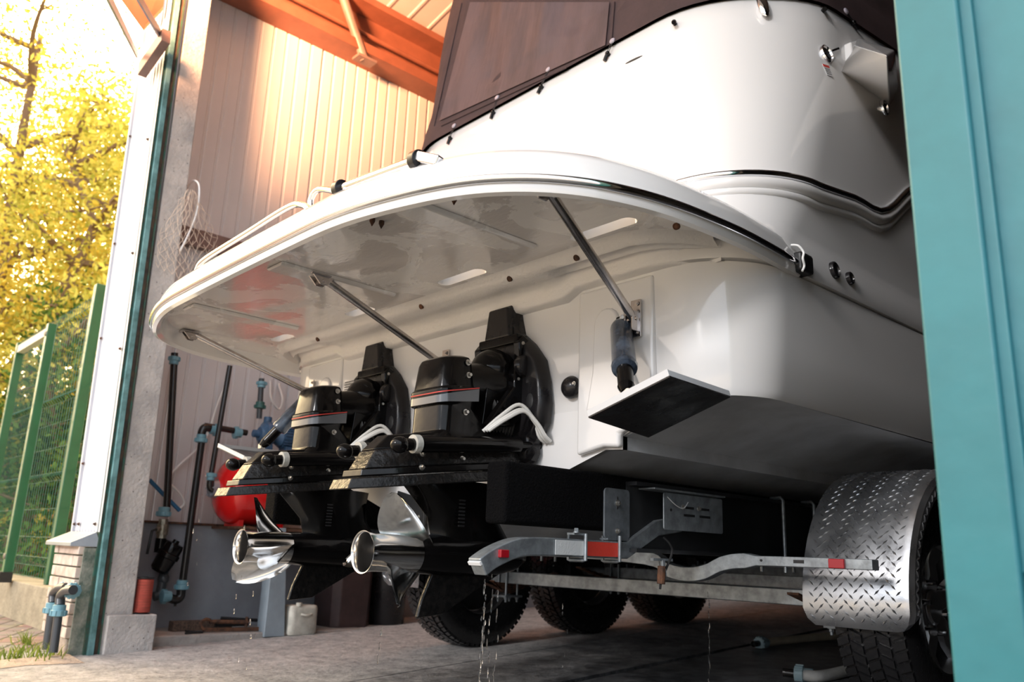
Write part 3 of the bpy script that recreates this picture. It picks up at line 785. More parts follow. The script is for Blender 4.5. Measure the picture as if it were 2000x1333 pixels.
# trim tabs
for s in (1, -1):
    H1, H2 = V((XC+s*1.265, 1.888, .925)), V((XC+s*.99, 1.888, .838))
    A1, A2 = V((XC+s*1.29, 1.59, .926)), V((XC+s*1.02, 1.60, .853))
    n = (H2-H1).cross(A1-H1).normalized()
    if n.z < 0: n = -n
    mb = MB()
    th = n*.004
    for q in ((H1, H2, A2, A1),):
        mb.add([p for p in q]+[p+th for p in q], [(0, 1, 2, 3), (7, 6, 5, 4)]+[(i, (i+1) % 4, 4+(i+1) % 4, 4+i) for i in range(4)])
    tab = mb.build('trim_tab', BLKS, boat)
    mb = MB()
    for q0, q1, w in ((A1, A2, .020), (H1, A1, .018), (A2, H2, .018)):
        dn = -n*w; mb.add([q0+th, q1+th, q1-dn*.9+th, q0-dn*.9+th]+[p_+V((0, .004, 0)) for p_ in (q0+th, q1+th, q1-dn*.9+th, q0-dn*.9+th)], [(0, 1, 2, 3), (7, 6, 5, 4), (0, 4, 5, 1), (2, 6, 7, 3), (1, 5, 6, 2), (0, 3, 7, 4)])
    lab(mb.build('tab_lip', ZINC if False else mat('lit_tab_edge', (.55, .56, .58), .35), tab, bevel=.001), 'folded edge, paled as if brightly lit')  # pale colour holds the bright light on the tab's folded edges
    top, low = V((XC+s*.855, 1.845, 1.225)), V((XC+s*1.02, 1.70, .905))
    top = at(1213, 640, Y=1.845); low = at(1224, 768, Y=1.70)
    if s < 0: top.x = 2*XC-top.x; low.x = 2*XC-low.x
    mid = top.lerp(low, .62)
    d = (low-top).normalized()
    mb = MB(); mb.lathe([(.012, -.02), (.026, -.012), (.031, .0), (.033, .01), (.035, (mid-top).length-.012), (.038, (mid-top).length), (.036, (mid-top).length+.012), (.02, (mid-top).length+.02)], top, d, 20)
    lab(mb.build('tab_cylinder', mat('worn_blue_black_paint', (.02, .027, .04), .25, col2=(.08, .11, .16), vscale=14, coat=.4), tab), 'blue-black worn upper cylinder')
    mb = MB(); mb.lathe([(.024, (mid-top).length+.01), (.0225, (low-top).length-.03), (.024, (low-top).length-.028), (.016, (low-top).length)], top, d, 18)
    mb.build('tab_ram', BLK, tab); mb = MB(); mb.box(top+V((0, .015, .02)), (.045, .035, .035)); mb.build('ram_mount', BLK, tab, bevel=.008)
    mb = MB(); mb.hexbolt(top+V((.018, -.012, .024)), (.5, -1, 0), .007, .006); mb.mark(); mb.box(low+V((0, 0, .0)), (.03, .02, .02)); mb.each('tab_ram_pin', BOLT, tab)

# ------------------------------------------------------------------ outdrives
def rrect(cx, cy, hx, hy, r, n=5):
    out = []
    for (sx, sy, a0) in ((1, 1, 0), (-1, 1, PI/2), (-1, -1, PI), (1, -1, 1.5*PI)):
        for k in range(n+1):
            a = a0+PI/2*k/n; out.append((cx+sx*(hx-r)+r*math.cos(a), cy+sy*(hy-r)+r*math.sin(a)))
    return out
XD = -2.09
def blade(mb, ang, c, hand, R0=.052, R1=.180):
    """one thick, cupped, raked propeller blade around the Y axis"""
    nr, nc = 12, 10; grid = []
    for i in range(nr+1):
        t = i/nr; r = R0+(R1-R0)*t
        ch = .118*max(.02, math.sin(PI*min(.995, .28+.72*t)))**.55   # chord
        sweep = hand*(.22*t*t-.06) if hand > 0 else -.08*t
        row = []
        for j in range(nc+1):
            s = j/nc-.5
            pit = math.atan(.40/(2*PI*r)*1.15)
            a = ang+sweep+s*ch*math.cos(pit)/r
            yy = c.y-hand*s*ch*math.sin(pit)*1.9-.085*t+.02
            cup = .010*(abs(s)*2)**3
            row.append((r, a, yy-cup))
        grid.append(row)
    def pt(r, a, yy): return V((c.x+r*math.cos(a), yy, c.z+r*math.sin(a)))
    th = .0045
    top = [[pt(r, a, yy+th*(1-i/nr*.7)*(1-(abs(j/nc-.5)*2)**4*.8)) for j, (r, a, yy) in enumerate(row)] for i, row in enumerate(grid)]
    bt = [[pt(r, a, yy-th*(1-i/nr*.7)*(1-(abs(j/nc-.5)*2)**4*.8)) for j, (r, a, yy) in enumerate(row)] for i, row in enumerate(grid)]
    rings_ = [top[i]+list(reversed(bt[i])) for i in range(nr+1)]
    mb.rings(rings_)
def propeller(X, ang, hand, od):
    mb = MB(); c = V((X, 1.47, .49)); y0 = 1.343
    mb.lathe([(.0565, .180), (.0575, .15), (.0545, .09), (.054, .03), (.058, .006), (.0605, .0), (.0575, .001), (.055, .006), (.053, .03), (.050, .17), (.0, .172)], (X, y0, .49), (0, 1, 0), 36, cap=False)
    for k in range(3): blade(mb, ang+k*2*PI/3, c, hand)
    return mb.build('propeller', PROP, od, angle=50)
def drive(dx, prop_ang, first=None):
    X = XD
    # main casting: tower, swivel arm, lower leg
    mb = MB(); rs = []
    for z, y0, y1, hw in ((.835, 1.505, 1.80, .094), (.86, 1.535, 1.76, .089), (.94, 1.537, 1.67, .087), (.952, 1.528, 1.674, .092), (.955, 1.527, 1.674, .094), (1.0, 1.526, 1.676, .094), (1.004, 1.532, 1.67, .088), (1.085, 1.540, 1.660, .082), (1.100, 1.545, 1.655, .077), (1.106, 1.556, 1.646, .066)):
        rs.append([V((X+u, v, z+.14*(v-1.6)*(1 if z > .95 else 0))) for u, v in rrect(0, (y0+y1)/2, hw, (y1-y0)/2, .034)])
    mb.rings(rs)
    od = mb.build('outdrive', BLK, boat, angle=30, bevel=.004)
    P_ = []
    mb = MB(); rs = []
    for y, z, hw, hh in ((1.64, 1.035, .068, .06), (1.76, 1.045, .080, .075), (1.80, 1.05, .088, .095), (1.83, 1.055, .098, .115), (1.86, 1.055, .10, .12)):
        rs.append([V((X+hw*math.cos(2*PI*k/24), y, z+hh*math.sin(2*PI*k/24))) for k in range(24)])
    mb.rings(rs); mb.ell((X, 1.80, 1.10), (.085, .07, .075)); mb.prism([(1.70, .84), (1.86, .84), (1.86, 1.0), (1.72, 1.02)], lambda u, v, w: V((X+w, u, v)), -.075, .075)
    bl = MB(); bl.lathe([(.05, 0)]+[(.085+(.010 if k % 2 else 0), .002+.0065*k) for k in range(15)]+[(.05, .1)], (X, 1.745, .93), (0, 1, 0), 24); bl.build('bellows', RUB, od)
    mb.build('bell_housing', BLK, od, bevel=.003)
    # gimbal ring with cheek and pivot cap
    mb = MB()
    for s in (1, -1):
        ch_ = [(1.865, 1.20), (1.835, 1.215), (1.815, 1.19), (1.822, 1.13), (1.80, 1.09), (1.80, 1.03), (1.74, .955), (1.70, .90), (1.715, .89), (1.80, .90), (1.86, .95)]
        mb.prism(ch_, lambda u, v, w: V((X+s*w, u, v)), .085, .118)
    mb.box((X, 1.845, 1.205), (.20, .05, .035))
    mb.build('gimbal_ring', BLK, od, bevel=.006, segs=3)
    mb = MB()
    for s in (1, -1): mb.mark(); mb.lathe([(.038, 0), (.038, .012), (.033, .020), (.018, .023), (0, .0235)], (X+s*.116, 1.835, 1.105), (s, 0, 0), 24)
    mb.each('pivot_cap', BLKS, od)
    # transom shield
    sh = [(.0, 1.335), (.050, 1.335), (.060, 1.28), (.075, 1.225), (.125, 1.18), (.175, 1.12), (.195, 1.05), (.203, .98), (.196, .92), (.17, .88), (.15, .865), (.155, .83), (.14, .80), (.09, .785), (0, .785)]
    full = [(u, v) for u, v in sh]+[(-u, v) for u, v in reversed(sh[1:-1])]
    mb = MB(); rs = []
    for w, k in ((1.888, 1.06), (1.86, 1.06), (1.835, .98)):
        rs.append([V((X+u*k, w, 1.03+(v-1.03)*(k if v < 1.2 else .5+.5*k))) for u, v in full])
    mb.rings(rs)
    mb.prism([(-.048, 1.325), (.048, 1.325), (.066, 1.215), (-.066, 1.215)], lambda u, v, w: V((X+u, w, v)), 1.815, 1.85)
    mb.build('transom_shield', BLKS, od, bevel=.008, segs=3)
    mb = MB()
    for s in (1, -1): mb.mark(); mb.ell((X+s*.155, 1.838, .985), (.02, .006, .03), rot=None)
    mb.each('shield_recess', RUB, od)
    # band and its red pin line
    def band(za, zb, out, y_end, ta=.03):
        mbx = MB(); lo, hi = [], []
        q_ = rrect(0, 1.601, .0945+out, .075+out, .036+out)
        idx = sorted([p for p in q_ if True], key=lambda p: math.atan2(p[1]-1.6175, p[0]))
        # start at starboard front, run round the aft face to port
        seq = [p for p in q_]
        n_ = len(seq); half_ = n_//4
        seq = seq[n_-half_:]+seq[:0]
        ordered = [(.0945+out, y_end)]+[p for p in reversed(rrect(0, 1.601, .0945+out, .075+out, .036+out)[n_-half_:])]+[p for p in reversed(rrect(0, 1.601, .0945+out, .075+out, .036+out)[n_-2*half_:n_-half_])]+[(-.0945-out, y_end)]
        for u, v in ordered:
            sl = .14*(v-1.6); lift = ta*max(0, (v-1.50)/.25)
            lo.append(V((X+u, v, za+sl+(lift if za > .98 else 0)))); hi.append(V((X+u, v, zb+sl+lift)))
        mbx.rings([lo, hi], closed=False); return mbx
    o = band(.955, .975, .0015, 1.67).build('decal_band', mat('grey_decal', (.10, .105, .115), .25, coat=.5) if first is None else first, od); lab(o, 'dark grey stripe decal')
    o = band(.983, .9865, .0018, 1.67, .02).build('pin_line', REDINK, od); lab(o, 'thin red line above the grey stripe')
    # tower bolts
    mb = MB()
    for y, z in ((1.625, 1.085), (1.63, 1.045), (1.625, .925)): mb.hexbolt((X+.086, y, z), (1, 0, 0), .0065, .010)
    for y, z in ((1.45, .775), (1.60, .775), (1.45, .735), (1.62, .742), (1.80, .78)): mb.hexbolt((X+.112, y, z), (1, 0, 0), .006, .009)
    mb.hexbolt((X+.11, 1.835, 1.185), (1, -.4, 0), .007, .008); mb.hexbolt((X+.11, 1.82, 1.06), (1, -.4, 0), .006, .008); mb.hexbolt((X+.12, 1.86, 1.12), (1, -.4, 0), .006, .008)
    mb.each('bolt', BOLT, od)
    # stacked plates
    def plate(ys, z0, z1, sc=1.):
        m_ = MB(); rs_ = []
        for zz, kk in ((z0, 1.), (z1, sc)):
            L_ = []; n_ = 18
            for i in range(n_+1):
                t = i/n_; y = ys[0]+(ys[1]-ys[0])*t; w = ys[2]*(math.sin(min(1, t*1.5+.13)*PI/2)**.6)*kk
                L_.append((w, y))
            cy = (ys[0]+ys[1])/2
            pts = [V((X+w, cy+(y-cy)*kk, zz+.125*(y-1.5))) for w, y in L_]+[V((X-w, cy+(y-cy)*kk, zz+.125*(y-1.5))) for w, y in reversed(L_)]
            rs_.append(pts)
        m_.rings(rs_); return m_
    mb = plate((1.30, 1.86, .12), .745, .805, .88); mb.build('upper_housing_skirt', SCUFF, od, bevel=.006, segs=3)
    mb = plate((1.285, 1.88, .13), .725, .745, .99); mb.build('spray_plate', BLK, od, bevel=.003)
    mb = plate((1.245, 1.84, .135), .690, .722, .96); mb.build('anti_ventilation_plate', SCUFF, od, bevel=.004)
    mb = plate((1.33, 1.84, .095), .80, .850, .80); mb.build('swivel_collar', BLK, od, bevel=.006)
    # leg, gearcase and skeg
    mb = MB(); rs = []
    for z, y0, y1, hw in ((.715, 1.44, 1.86, .062), (.66, 1.50, 1.85, .055), (.60, 1.565, 1.86, .047), (.55, 1.58, 1.90, .045), (.50, 1.56, 1.93, .045)):
        c_ = (y0+y1)/2; h_ = (y1-y0)/2
        rs.append([V((X+hw*(1-abs(math.cos(a))**3*.9)*math.copysign(1, math.sin(a))*min(1, abs(math.sin(a))*1.6), c_-h_*math.cos(a), z)) for a in [2*PI*(k+.5)/28 for k in range(28)]])
    mb.rings(rs)
    mb.lathe([(.056, 0), (.058, .02), (.062, .1), (.064, .22), (.06, .32), (.045, .40), (.022, .445), (.0, .455)], (X, 1.525, .49), (0, 1, 0), 28)
    mb.build('gearcase', BLK, od, angle=40)
    mb = MB(); sk = [(1.60, .45), (1.90, .45), (1.80, .40), (1.70, .345), (1.645, .315), (1.545, .305), (1.56, .36)]
    mb.prism(sk, lambda u, v, w: V((X+w, u, v)), -.0085, .0085); mb.build('skeg', SCUFF, od, bevel=.006)
    mb = MB()
    for k in range(8): mb.box((X+.0575, 1.655, .655-.011*k), (.006, .022, .005))
    mb.build('water_intake', RUB, od)
    propeller(X, prop_ang, 1, od)
    # trim rams
    for s in (1, -1):
        mb = MB(); xx = X+s*.145
        mb.cyl((xx, 1.415, .797), (xx, 1.80, .838), .025, n=20); mb.cyl((xx, 1.80, .838), (xx, 1.93, .850), .013, n=12); mb.ell((xx, 1.345, .787), (.024, .028, .024)); mb.cyl((xx, 1.345, .787), (xx, 1.42, .797), .018, n=14)
        mb.build('trim_ram', BLK, od)
        mb = MB(); mb.cyl((xx, 1.390, .7945), (xx, 1.410, .7965), .027, n=20); lab(mb.build('ram_collar', mat('worn_grey_collar', (.45, .44, .40), .6, bump=.6), od), 'worn light grey collar')
    return od
def hoses(od, X):
    mb = MB()
    for k, (dx, dz) in enumerate(((0, 0), (.014, -.018), (.026, -.024))):
        q = [(X+.07+dx, 1.69, .872), (X+.11+dx, 1.73, .925+dz*.5), (X+.13+dx, 1.785, .965+dz), (X+.145+dx, 1.83, .93+dz), (X+.15+dx, 1.86, .87), (X+.15+dx, 1.885, .855)]
        mb.tube(spline(q, 6), .0065, 8)
    mb.build('hydraulic_hose', HOSEW, od)
od1 = drive(0, 1.05); hoses(od1, XD+.03)
dec = bpy.data.materials['grey_decal']
# port drive: copies of every part, its propeller turned
od2 = od1.copy(); COL.objects.link(od2); od2.location = od1.location+V((-.79, 0, 0))
for chd in [k for k in bpy.data.objects if k.parent == od1]:
    if chd.name.startswith('propeller'): continue
    c = chd.copy(); COL.objects.link(c); c.parent = od2
WLOC[od2.name] = WLOC[od1.name]+V((-.79, 0, 0))
propeller(XD-.79, math.radians(108), -1, od2)
for o, l in ((od1, 'black outdrive leg, the starboard one nearer the trailer bunk'), (od2, 'black outdrive leg, the port one nearer the red tank')): lab(o, l)

# ------------------------------------------------------------------ canvas cover
cov = thing('canvas_cover', 'dark maroon canvas enclosure stretched over the cockpit of the boat', 'cover', (XC, 2.45, 2.53))
def cring(z, hw, ya, R, rise, w=0.):
    r_ = ring(z, hw, ya, R, rise); return r_
CL = [(2.575, 1.205, 2.305, .50, .16), (2.65, 1.198, 2.32, .49, .16), (2.73, 1.188, 2.335, .48, .16), (2.735, 1.186, 2.336, .48, .16), (3.0, 1.175, 2.375, .48, .16), (3.35, 1.155, 2.415, .47, .15), (3.75, 1.13, 2.465, .45, .13), (4.15, 1.07, 2.54, .42, .1), (4.35, .90, 2.74, .36, .05)]
CL2 = []
for c0_, c1_ in zip(CL, CL[1:]):
    n_ = max(1, round((c1_[0]-c0_[0])/.06))
    CL2 += [tuple(c0_[k]+(c1_[k]-c0_[k])*j/n_ for k in range(5)) for j in range(n_)]
CL = CL2+[CL[-1]]
mb = MB(); rr = []
for i, a_ in enumerate(CL):
    r_ = ring(*a_); 
    if a_[0] > 2.74: r_ = [p+V((0, .010*math.sin(p.x*9+p.z*3)+.008*math.sin(p.x*23+p.z*6), 0)) if p.y < 3 else p for p in r_]
    rr.append([p for p in r_ if p.y < 6.6])
m_ = min(len(r_) for r_ in rr)
rr = [r_ for r_ in rr]
nmid = [len(r_) for r_ in rr]
def centre(r_, m): k = (len(r_)-m)//2; return r_[k:k+m]
rr = [centre(r_, m_) for r_ in rr]
mb.rings(rr, closed=False)
top = rr[-1]; n_ = len(top); mb.add(top, [tuple([i, i+1, n_-2-i, n_-1-i]) for i in range(n_//2-1)])
cv = mb.build('cover_fabric', CANVAS, cov, angle=60)
# lighter woven window panels, each with its seam
CB = bvh_of([cv])
def chit(px, py, out=.004):
    d = ray(px, py).normalized(); r = CB.ray_cast(EYE, d)
    if r[0] is None: return None
    return r[0]-d*out
def panel(corners, name, m, out, nu=60, nv=30):
    (a, b, c, d) = corners; rows = []
    for i in range(nv+1):
        v = i/nv; row = []
        for j in range(nu+1):
            u = j/nu
            px = (a[0]*(1-u)+b[0]*u)*(1-v)+(d[0]*(1-u)+c[0]*u)*v; py = (a[1]*(1-u)+b[1]*u)*(1-v)+(d[1]*(1-u)+c[1]*u)*v
            h = chit(px, py, out)
            if h is None: return None
            row.append(h)
        rows.append(row)
    m2 = MB(); m2.rings(rows, closed=False); return m2.build(name, m, cov, angle=60)
panel([(858, 236), (1182, 88), (1190, 4), (918, 4)], 'woven_window', CANVASW, .014)
for q in (((862, 246), (1180, 98), (1340, 22)), ((1194, 84), (1200, 4)), ((848, 246), (902, 6))):
    pts = []
    for i in range(len(q)-1):
        for k in range(14):
            h = chit(q[i][0]+(q[i+1][0]-q[i][0])*k/13, q[i][1]+(q[i+1][1]-q[i][1])*k/13, .007)
            if h is not None and (not pts or (h-pts[-1]).length < .25) and (not pts or (h-pts[-1]).length > .002): pts.append(h)
    if len(pts) > 2: mm = MB(); mm.tube(pts, .003, 6); mm.build('seam', CANVAS, cov)
def fastener(u, s=None):
    """disc on the cover, elastic loop and hook below it"""
    px, py, qx, qy = u
    a = chit(px, py, .006)
    p, n = hit(qx, qy)
    if a is None or p is None: return
    n2 = n
    mb = MB(); mb.lathe([(.0135, -.002), (.0135, .003), (.010, .006), (0, .007)], a, n2, 16)
    f = mb.build('fastener', mat('grey_fastener_plastic', (.36, .33, .38), .35) if 'grey_fastener_plastic' not in bpy.data.materials else bpy.data.materials['grey_fastener_plastic'], cov)
    q = p+n2*.012
    x = (a-q).normalized().cross(n2)
    mb = MB(); mb.tube([a+x*.006, q+x*.005, q-x*.005, a-x*.006], .0016, 6); mb.build('elastic_loop', RUB, f)
    mb = MB(); mb.ell(q, (.010, .010, .010)); mb.tube([p, q+n2*.006], .008, 10); d = (q-a).normalized(); mb.cyl(q+d*.008, q+d*.035, .008, n=10); mb.build('hook', BLK, f)
for u in ((887, 246, 882, 272), (971, 191, 966, 222), (1071, 136, 1060, 172), (1196, 80, 1190, 108), (1331, 18, 1319, 48), (1603, 5, 1606, 22), (1652, 22, 1662, 47)): fastener(u)

# ------------------------------------------------------------------ trailer
tr = thing('boat_trailer', 'galvanised triple-axle boat trailer with tread-plate fenders under the boat', 'trailer', (XC, 3.05, 0))
for s in (1, -1):
    xb = XC+s*.685
    mb = MB(); mb.span((xb-.045, 1.58, .582), (xb+.045, 7.5, .757)); mb.build('bunk', CARPET, tr, bevel=.012, segs=3)
    xr = XC+s*.73
    mb = MB(); mb.span((xr-.004, 2.10, .53), (xr+.004, 8, .73)); mb.span((xr-.045, 2.10, .52), (xr+.045, 8, .532)); mb.span((xr-.045, 2.10, .728), (xr+.045, 8, .74))
    mb.build('frame_rail', BEAMB, tr)
    # rear extension arm with stepped end
    if s < 0: q = [(xr-.01, 1.90, .532), (xr-.01, 1.92, .532), (xr-.01, 1.94, .532), (xr-.01, 1.96, .532), (xr-.01, 1.98, .532), (xr-.01, 2.16, .60), (xr-.01, 2.32, .62)]
    else: q = [(xr-.01, 1.495, .462), (xr-.01, 1.545, .490), (xr-.01, 1.63, .518), (xr-.01, 1.72, .524), (xr-.01, 2.09, .524), (xr-.01, 2.245, .60), (xr-.01, 2.38, .62)]
    pts = spline(q[:4], 5)+[V(p) for p in q[4:]]
    mb = MB(); rs = []
    for i, p in enumerate(pts):
        t = (pts[min(i+1, len(pts)-1)]-pts[max(0, i-1)]).normalized(); nrm = V((0, -t.z, t.y))
        rs.append([p+V((-.026, 0, 0))+nrm*-.026, p+V((.026, 0, 0))+nrm*-.026, p+V((.026, 0, 0))+nrm*.026, p+V((-.026, 0, 0))+nrm*.026])
    mb.rings(rs); arm = mb.build('rear_arm', GALV, tr, bevel=.005)
    if s > 0:
        xo = xr-.01+s*.0275
        mb = MB(); mb.span((xo, 1.764, .503), (xo+s*.0015, 1.884, .545)); mb.build('white_reflector', WHT, arm)
        mb = MB(); mb.span((xo, 1.886, .503), (xo+s*.0017, 2.04, .545)); mb.build('red_reflector', REDT, arm)
        for y in (1.887, 2.043):
            mb = MB(); q = [(xr+.034*s-.01, y, .567), (xr+.034*s-.01, y, .489), (xr+.024*s-.01, y, .489), (xr-.030*s-.01, y, .489), (xr-.036*s-.01, y, .489), (xr-.036*s-.01, y, .567)]
            mb.tube(q, .0055, 10); mb.build('u_bolt', GALV, arm)
        mb = MB(); mb.box((xr+.014*s-.01, 1.865, .565), (.03, .045, .006)); mb.hexbolt((xr+.02*s, 1.85, .568), (0, 0, 1), .007, .01); mb.build('clamp_plate', GALV, arm)
        mb = MB(); mb.box((xo+s*.002, 1.562, .500), (.016, .032, .022)); lab(mb.build('marker_light', REDL, arm, bevel=.003), 'small red side light')
        mb = MB(); mb.box((xr-.01, 1.505, .485), (.05, .05, .01), Matrix.Rotation(math.radians(35), 3, 'X')); mb.build('light_pad', WHITE, arm)
    # bunk bracket
    xk = xb+s*.047
    mb = MB(); mb.prism(rrect(2.05, .635, .060, .078, .014), lambda u, v, w: V((w, u, v)), xk, xk+s*.006); mb.box((xk-s*.006, 2.05, .556), (.035, .10, .006))
    br = mb.build('bunk_bracket', GALVD, tr)
    mb = MB()
    for zz in (.682, .655): mb.mark(); mb.ell((xk+s*.006, 2.05, zz), (.0015, .0035, .007))
    mb.each('bracket_hole', RUB, br)
    mb = MB(); mb.hexbolt((xk+s*.006, 2.05, .668), (s, 0, 0), .007, .008); mb.hexbolt((xk+s*.006, 2.05, .582), (s, 0, 0), .006, .007); mb.each('bracket_bolt', BOLT, br)
    # slotted plate at the start of the rail
    xp = xr+s*.05
    mb = MB(); mb.prism(rrect(2.395, .655, .168, .060, .008), lambda u, v, w: V((w, u, v)), xp, xp+s*.005); mb.box((xp-s*.03, 2.36, .722), (.10, .40, .006))
    pl = mb.build('slotted_plate', GALV, tr, bevel=.0015)
    mb = MB()
    for yy, zz in ((2.36, .672), (2.45, .672), (2.365, .647), (2.455, .647)): mb.mark(); mb.box((xp+s*.005, yy, zz), (.002, .062, .008))
    mb.mark(); mb.ell((xp+s*.005, 2.265, .66), (.001, .006, .005)); mb.each('plate_slot', RUB, pl)
    mb = MB()
    for yy in (2.33, 2.42): mb.hexbolt((xp+s*.005, yy, .673), (s, 0, 0), .006, .006)
    mb.each('plate_bolt', BOLT, pl)
    mb = MB(); mb.tube(spline([(xp+s*.01, 2.24, .70), (xp+s*.015, 2.28, .675), (xp+s*.015, 2.32, .668), (xp+s*.012, 2.35, .69)], 5), .0015, 6); mb.build('wire', WHITE, pl)
    # u-bolts around the rail forward
    for y in (2.98, 3.22):
        mb = MB(); xe = xr+s*.052
        mb.tube([(xr-s*.05, y, .745), (xe-s*.01, y, .75), (xe, y, .74), (xe, y, .47)], .007, 10); mb.tube([(xr-s*.05, y, .745), (xr-s*.05, y, .47)], .007, 10)
        mb.build('rail_u_bolt', GALV, tr)
    # plug and cable hanging under the plate
    mb = MB(); c0 = V((xp, 2.22, .50)); mb.box(c0, (.012, .10, .008)); mb.cyl(c0+V((0, 0, .0)), c0+V((0, .01, -.05)), .010, n=10); mb.build('wire_plug', GALV, tr)
    mb = MB(); mb.cyl(c0+V((0, .0, -.02)), c0+V((.0, -.005, -.075)), .013, n=10); lab(mb.build('corroded_connector', RUST, tr), 'corroded cable connector')
    mb = MB(); mb.tube(spline([c0+V((0, .01, .07)), c0+V((.01, .03, .05)), c0+V((.01, .04, .02)), c0+V((0, .0, -.06)), c0+V((0, -.01, -.09))], 6), .004, 8); mb.build('cable', RUB, tr)
# dipped crossmember with light arms over the fenders
yb = 2.47; half = [(0, .36), (.40, .375), (.60, .41), (.74, .455), (.86, .50), (.97, .515), (1.36, .515)]
hsx = spline([(x, z, 0) for x, z in half], 5); cl = [(-p.x, p.y) for p in reversed(hsx[1:])]+[(p.x, p.y) for p in hsx]
q = [(-1.36, .508), (-.98, .508), (-.86, .497), (-.78, .465), (-.70, .455), (-.62, .468), (-.52, .505), (0, .52), (.52, .505), (.62, .468), (.70, .455), (.78, .465), (.86, .497), (.98, .508), (1.36, .508)]
cl = [(p.x, p.y) for p in spline([(a_, b_, 0) for a_, b_ in q], 5)]
mb = MB(); rs = []
for x, z in cl:
    h = .024 if abs(x) < .95 else .0155
    rs.append([V((XC+x, yb-.022, z-h)), V((XC+x, yb+.022, z-h)), V((XC+x, yb+.022, z+h)), V((XC+x, yb-.022, z+h))])
mb.rings(rs); cm = mb.build('crossmember', GALV, tr, bevel=.003)
for s in (1, -1):
    mb = MB(); mb.box((XC+s*1.255, yb-.026, .508), (.05, .014, .028)); lab(mb.build('marker_light', REDL, cm, bevel=.003), 'red light on the arm over the fender')
    mb = MB(); mb.box((XC+s*1.13, yb-.0225, .510), (.035, .002, .010)); mb.mark(); mb.ell((XC+s*1.0, yb-.0225, .51), (.005, .002, .004)); mb.each('arm_slot', RUB, cm)
for xg in (-2.60, -2.36):
    mb = MB(); mb.prism([(-.09, .46), (.09, .46), (.09, .64), (.05, .69), (-.09, .72)], lambda u, v, w: V((xg+u, w, v)), 1.955-.09, 1.965-.09)
    gp_ = mb.build('keel_guide', BEAMB, tr, bevel=.003)
    mb = MB(); mb.span((xg-.03, 1.88, .43), (xg+.03, 2.05, .47)); mb.build('guide_arm', BEAMB, tr)
    mb = MB(); mb.hexbolt((xg+.06, 1.865, .62), (0, -1, 0), .005, .004); mb.hexbolt((xg-.05, 1.865, .64), (0, -1, 0), .005, .004); mb.each('guide_bolt', BOLT, gp_)
# axles
for i, y in enumerate((3.12, 4.03, 4.93)):
    zc = .375+fz(y)
    mb = MB(); mb.span((XC-1.02, y-.03, zc-.03), (XC+1.02, y+.03, zc+.03)); mb.cyl((XC-1.25, y, zc), (XC+1.25, y, zc), .024)
    mb.build('axle', GALV, tr, bevel=.004)
    for s in (1, -1):
        mb = MB(); xs = XC+s*.93
        for k in range(5):
            L_ = .36-.06*k
            pts = [V((xs, y+t*L_, zc-.035-.011*k+.06*t*t)) for t in (-1, -.5, 0, .5, 1)]
            rs = [[p+V((-.022, 0, -.004)), p+V((.022, 0, -.004)), p+V((.022, 0, .004)), p+V((-.022, 0, .004))] for p in pts]; mb.rings(rs)
        lab(mb.build('leaf_spring', RUST, tr), 'rusty leaf spring')
        mb = MB(); mb.box((xs, y, zc-.095), (.10, .12, .01))
        for dy in (-.04, .04):
            for dx in (-.03, .03): mb.cyl((xs+dx, y+dy, zc+.05), (xs+dx, y+dy, zc-.125), .006, n=8); mb.hexbolt((xs+dx, y+dy, zc-.10), (0, 0, -1), .009, .01)
        mb.build('spring_plate', GALVD, tr)
